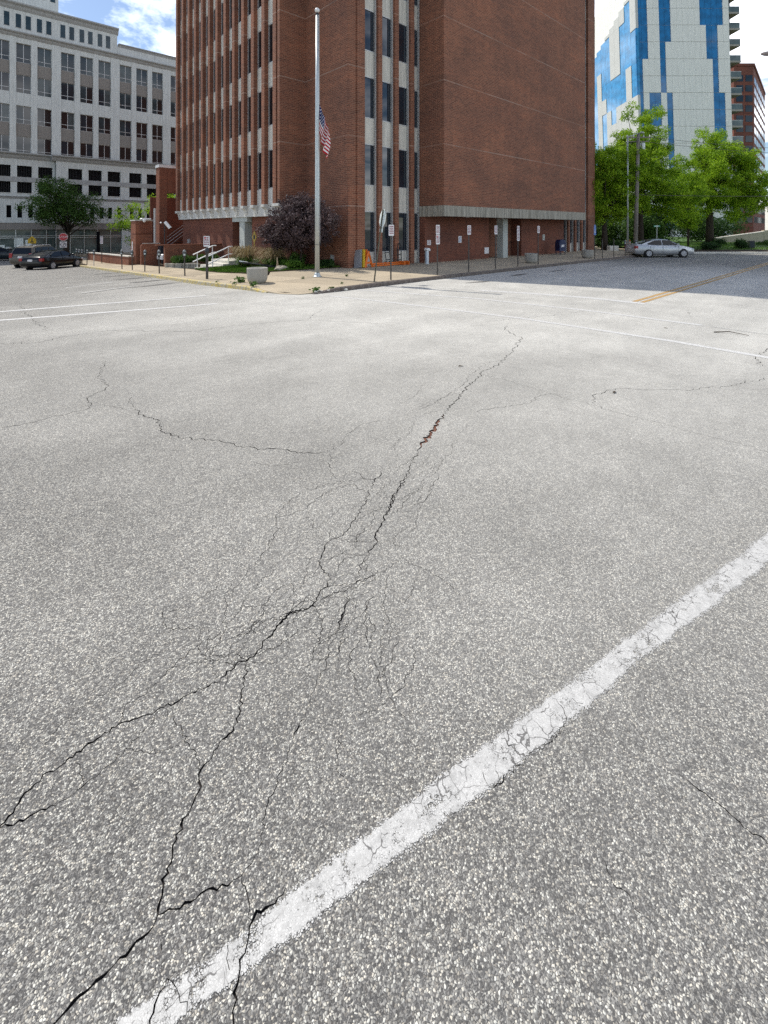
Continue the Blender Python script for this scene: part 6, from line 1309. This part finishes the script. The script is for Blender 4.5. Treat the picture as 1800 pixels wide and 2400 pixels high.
tree('broadleaf_tree','tallest spring green tree, standing behind the wooden utility pole', t_(27.5,49.5), [(0,0,0),(0,0,2.2),(0.05,0.05,4.5),(0.1,0.1,7.5)],[0.38,0.3,0.24,0.16],[((0,0,8.6),(4.1,4.1,3.8)),((0.3,-0.2,12.6),(2.7,2.7,3.0)),((-1.9,1.6,5.6),(3.1,3.1,2.7)),((2.2,-2.0,5.8),(3.3,3.3,2.8)),((-1.0,0.8,11.0),(2.4,2.4,2.2))],330,76000,0.20,'leaf_bright',32,(0.4,0.9),'trees across the right-hand junction')
tree('broadleaf_tree','wide spring green tree with dark trunk on the lawn behind the silver sedan', t_(38.8,55), [(0,0,0),(0,0,2.6),(0.05,0.05,5.5),(0.1,0.1,8)],[0.50,0.38,0.30,0.18],[((0,0,8.3),(4.6,4.6,3.9)),((0.2,-0.2,12.0),(2.6,2.6,2.3)),((2.3,-2.1,5.8),(3.5,3.5,2.7)),((-2.3,2.1,5.9),(3.3,3.3,2.6)),((3.8,-3.5,7.6),(2.6,2.6,2.4)),((2.5,-2.3,10.2),(2.2,2.2,2.0))],340,80000,0.21,'leaf_bright',33,(0.4,0.95),'trees across the right-hand junction')
tree('young_tree','slim young tree between the two big spring green trees', t_(33.6,51), [(0,0,0),(0.05,0,2),(0.1,0,4.5)],[0.12,0.1,0.06],[((0,0,4.4),(1.9,1.9,2.0)),((0.3,-0.2,2.9),(1.6,1.6,1.1))],60,8000,0.15,'leaf_bright',34,(0.3,0.6))
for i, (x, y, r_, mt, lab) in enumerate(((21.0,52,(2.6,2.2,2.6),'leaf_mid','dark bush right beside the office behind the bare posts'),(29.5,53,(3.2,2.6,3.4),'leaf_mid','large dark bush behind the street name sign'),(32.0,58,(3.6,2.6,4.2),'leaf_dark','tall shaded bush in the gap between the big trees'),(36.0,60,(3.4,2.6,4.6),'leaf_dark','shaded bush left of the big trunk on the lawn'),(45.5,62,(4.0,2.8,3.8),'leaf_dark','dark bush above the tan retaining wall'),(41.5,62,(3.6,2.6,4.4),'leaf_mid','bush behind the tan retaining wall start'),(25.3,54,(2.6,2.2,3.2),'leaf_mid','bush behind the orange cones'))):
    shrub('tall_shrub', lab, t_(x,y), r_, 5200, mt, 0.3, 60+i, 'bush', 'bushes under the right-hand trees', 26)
def camquad(name, pts, mt, kind='structure'):
    m = MB(); m.face([cpos(x,y,z) for x,y,z in pts]); return struct(m.build(name, mt), kind)
M['lawn_flat'] = leaf('lawn_turf', (0.035,0.075,0.012), (0.085,0.15,0.025), 0.0)
camquad('green_lawn', [(26,44.6,0.15),(75,44.6,0.15),(75,58,0.58),(26,58,0.58)], M['lawn_flat']); camquad('green_lawn', [(14,58,0.5),(95,58,0.57),(120,110,0.9),(10,110,0.7)], M['lawn_flat'])
camquad('mulch_bed', [(27,43.3,0.13),(75,43.3,0.13),(75,46.2,0.22),(27,45.8,0.22)], M['soil'])
k_ = MB(); k_.M = Matrix.Rotation(R(-42.5),4,'Z'); k_.box((26.5,42.6,-0.1),(75,43.25,0.14)); struct(k_.build('far_kerb', M['conc_panel']))
gr = random.Random(15); m = MB()
for i in range(9000):
    x, y = gr.uniform(27,60), gr.uniform(46,57.5); a = cw(x,y); blades(m, a[0], a[1], 0.15+(y-44.6)*0.032, gr.uniform(0.08,0.2), 0.03, 0.06, gr)
struct(m.build('lawn_tussocks', M['grass']), 'stuff')['label'] = 'grass on the far lawn behind the silver sedan'
pav2 = MB(); pav2.face([cpos(x,y,0.12) for x,y in ((13,43.5),(26.6,43.5),(26.6,58),(13,58))]); struct(pav2.build('far_right_pavement', M['slab']))
rw = thing('retaining_wall', 'tan concrete retaining wall rising to the right across the lawn', 'wall', (0,0,0), R(-42.5))
M['tan_wall'] = concrete('tan_wall_concrete', (0.46,0.41,0.32), 0.2)
m = MB(); m.loft([[(x,58,0.3),(x,58.4,0.3),(x,58.4,z),(x,58,z)] for x,z in ((41.0,0.96),(47.8,1.88))]); m.loft([[(x,57.98,0.3),(x,58.42,0.3),(x,58.42,z),(x,57.98,z)] for x,z in ((47.8,2.1),(60,2.3))]); m.build('wall', M['tan_wall'], rw)
m = MB(); m.loft([[(x,57.93,z),(x,58.47,z),(x,58.47,z+0.1),(x,57.93,z+0.1)] for x,z in ((41.0,0.962),(47.8,1.882))]); m.build('coping', M['conc_panel'], rw)
shrub('clipped_hedge','dark clipped hedge block on the lawn before the retaining wall', t_(37.0,47.8),(0.75,0.6,0.95),3500,'leaf_dark',0.12,81,'hedge',None,24)
shrub('lawn_shrub','low shrub left of the dark trunk behind the silver sedan bonnet', t_(32.6,46.0),(1.4,0.8,0.75),2600,'leaf_dark',0.14,82); shrub('lawn_shrub','bright rounded bush at the right edge above the lawn', t_(44.6,54),(1.6,0.9,0.8),2400,'leaf_mid',0.14,83); shrub('lawn_shrub','thin dark shrub on the lawn near the right edge', t_(39.8,47.5),(0.5,0.4,0.85),900,'leaf_dark',0.12,84); shrub('lawn_shrub','low dark shrub in the mulch at the right edge', t_(41.2,47.0),(0.8,0.5,0.45),1100,'leaf_dark',0.12,85)
shrub('lawn_shrub','dark bush at the base of the big lawn tree', t_(39.2,54.0),(0.9,0.7,0.95),1800,'leaf_dark',0.14,86)
shrub('lawn_shrub','low hedge under the forked tree on the far pavement', t_(24.0,48.2),(1.6,0.6,0.8),2200,'leaf_dark',0.14,87)
ds = thing('dark_notice_box', 'dark notice box beside the clipped hedge on the lawn', 'notice box', t_(38.1,47.9), R(-42.5)); m = MB(); m.bbox((-0.3,-0.12,0.12),(0.3,0.12,0.95),0.02); m.build('box', M['dark_metal'], ds); MB().box((-0.24,-0.125,0.3),(0.24,-0.121,0.85)).build('panel', M['glass_g1'], ds); MB().box((-0.2,-0.1,-0.05),(0.2,0.1,0.12)).build('plinth', M['conc_panel'], ds)
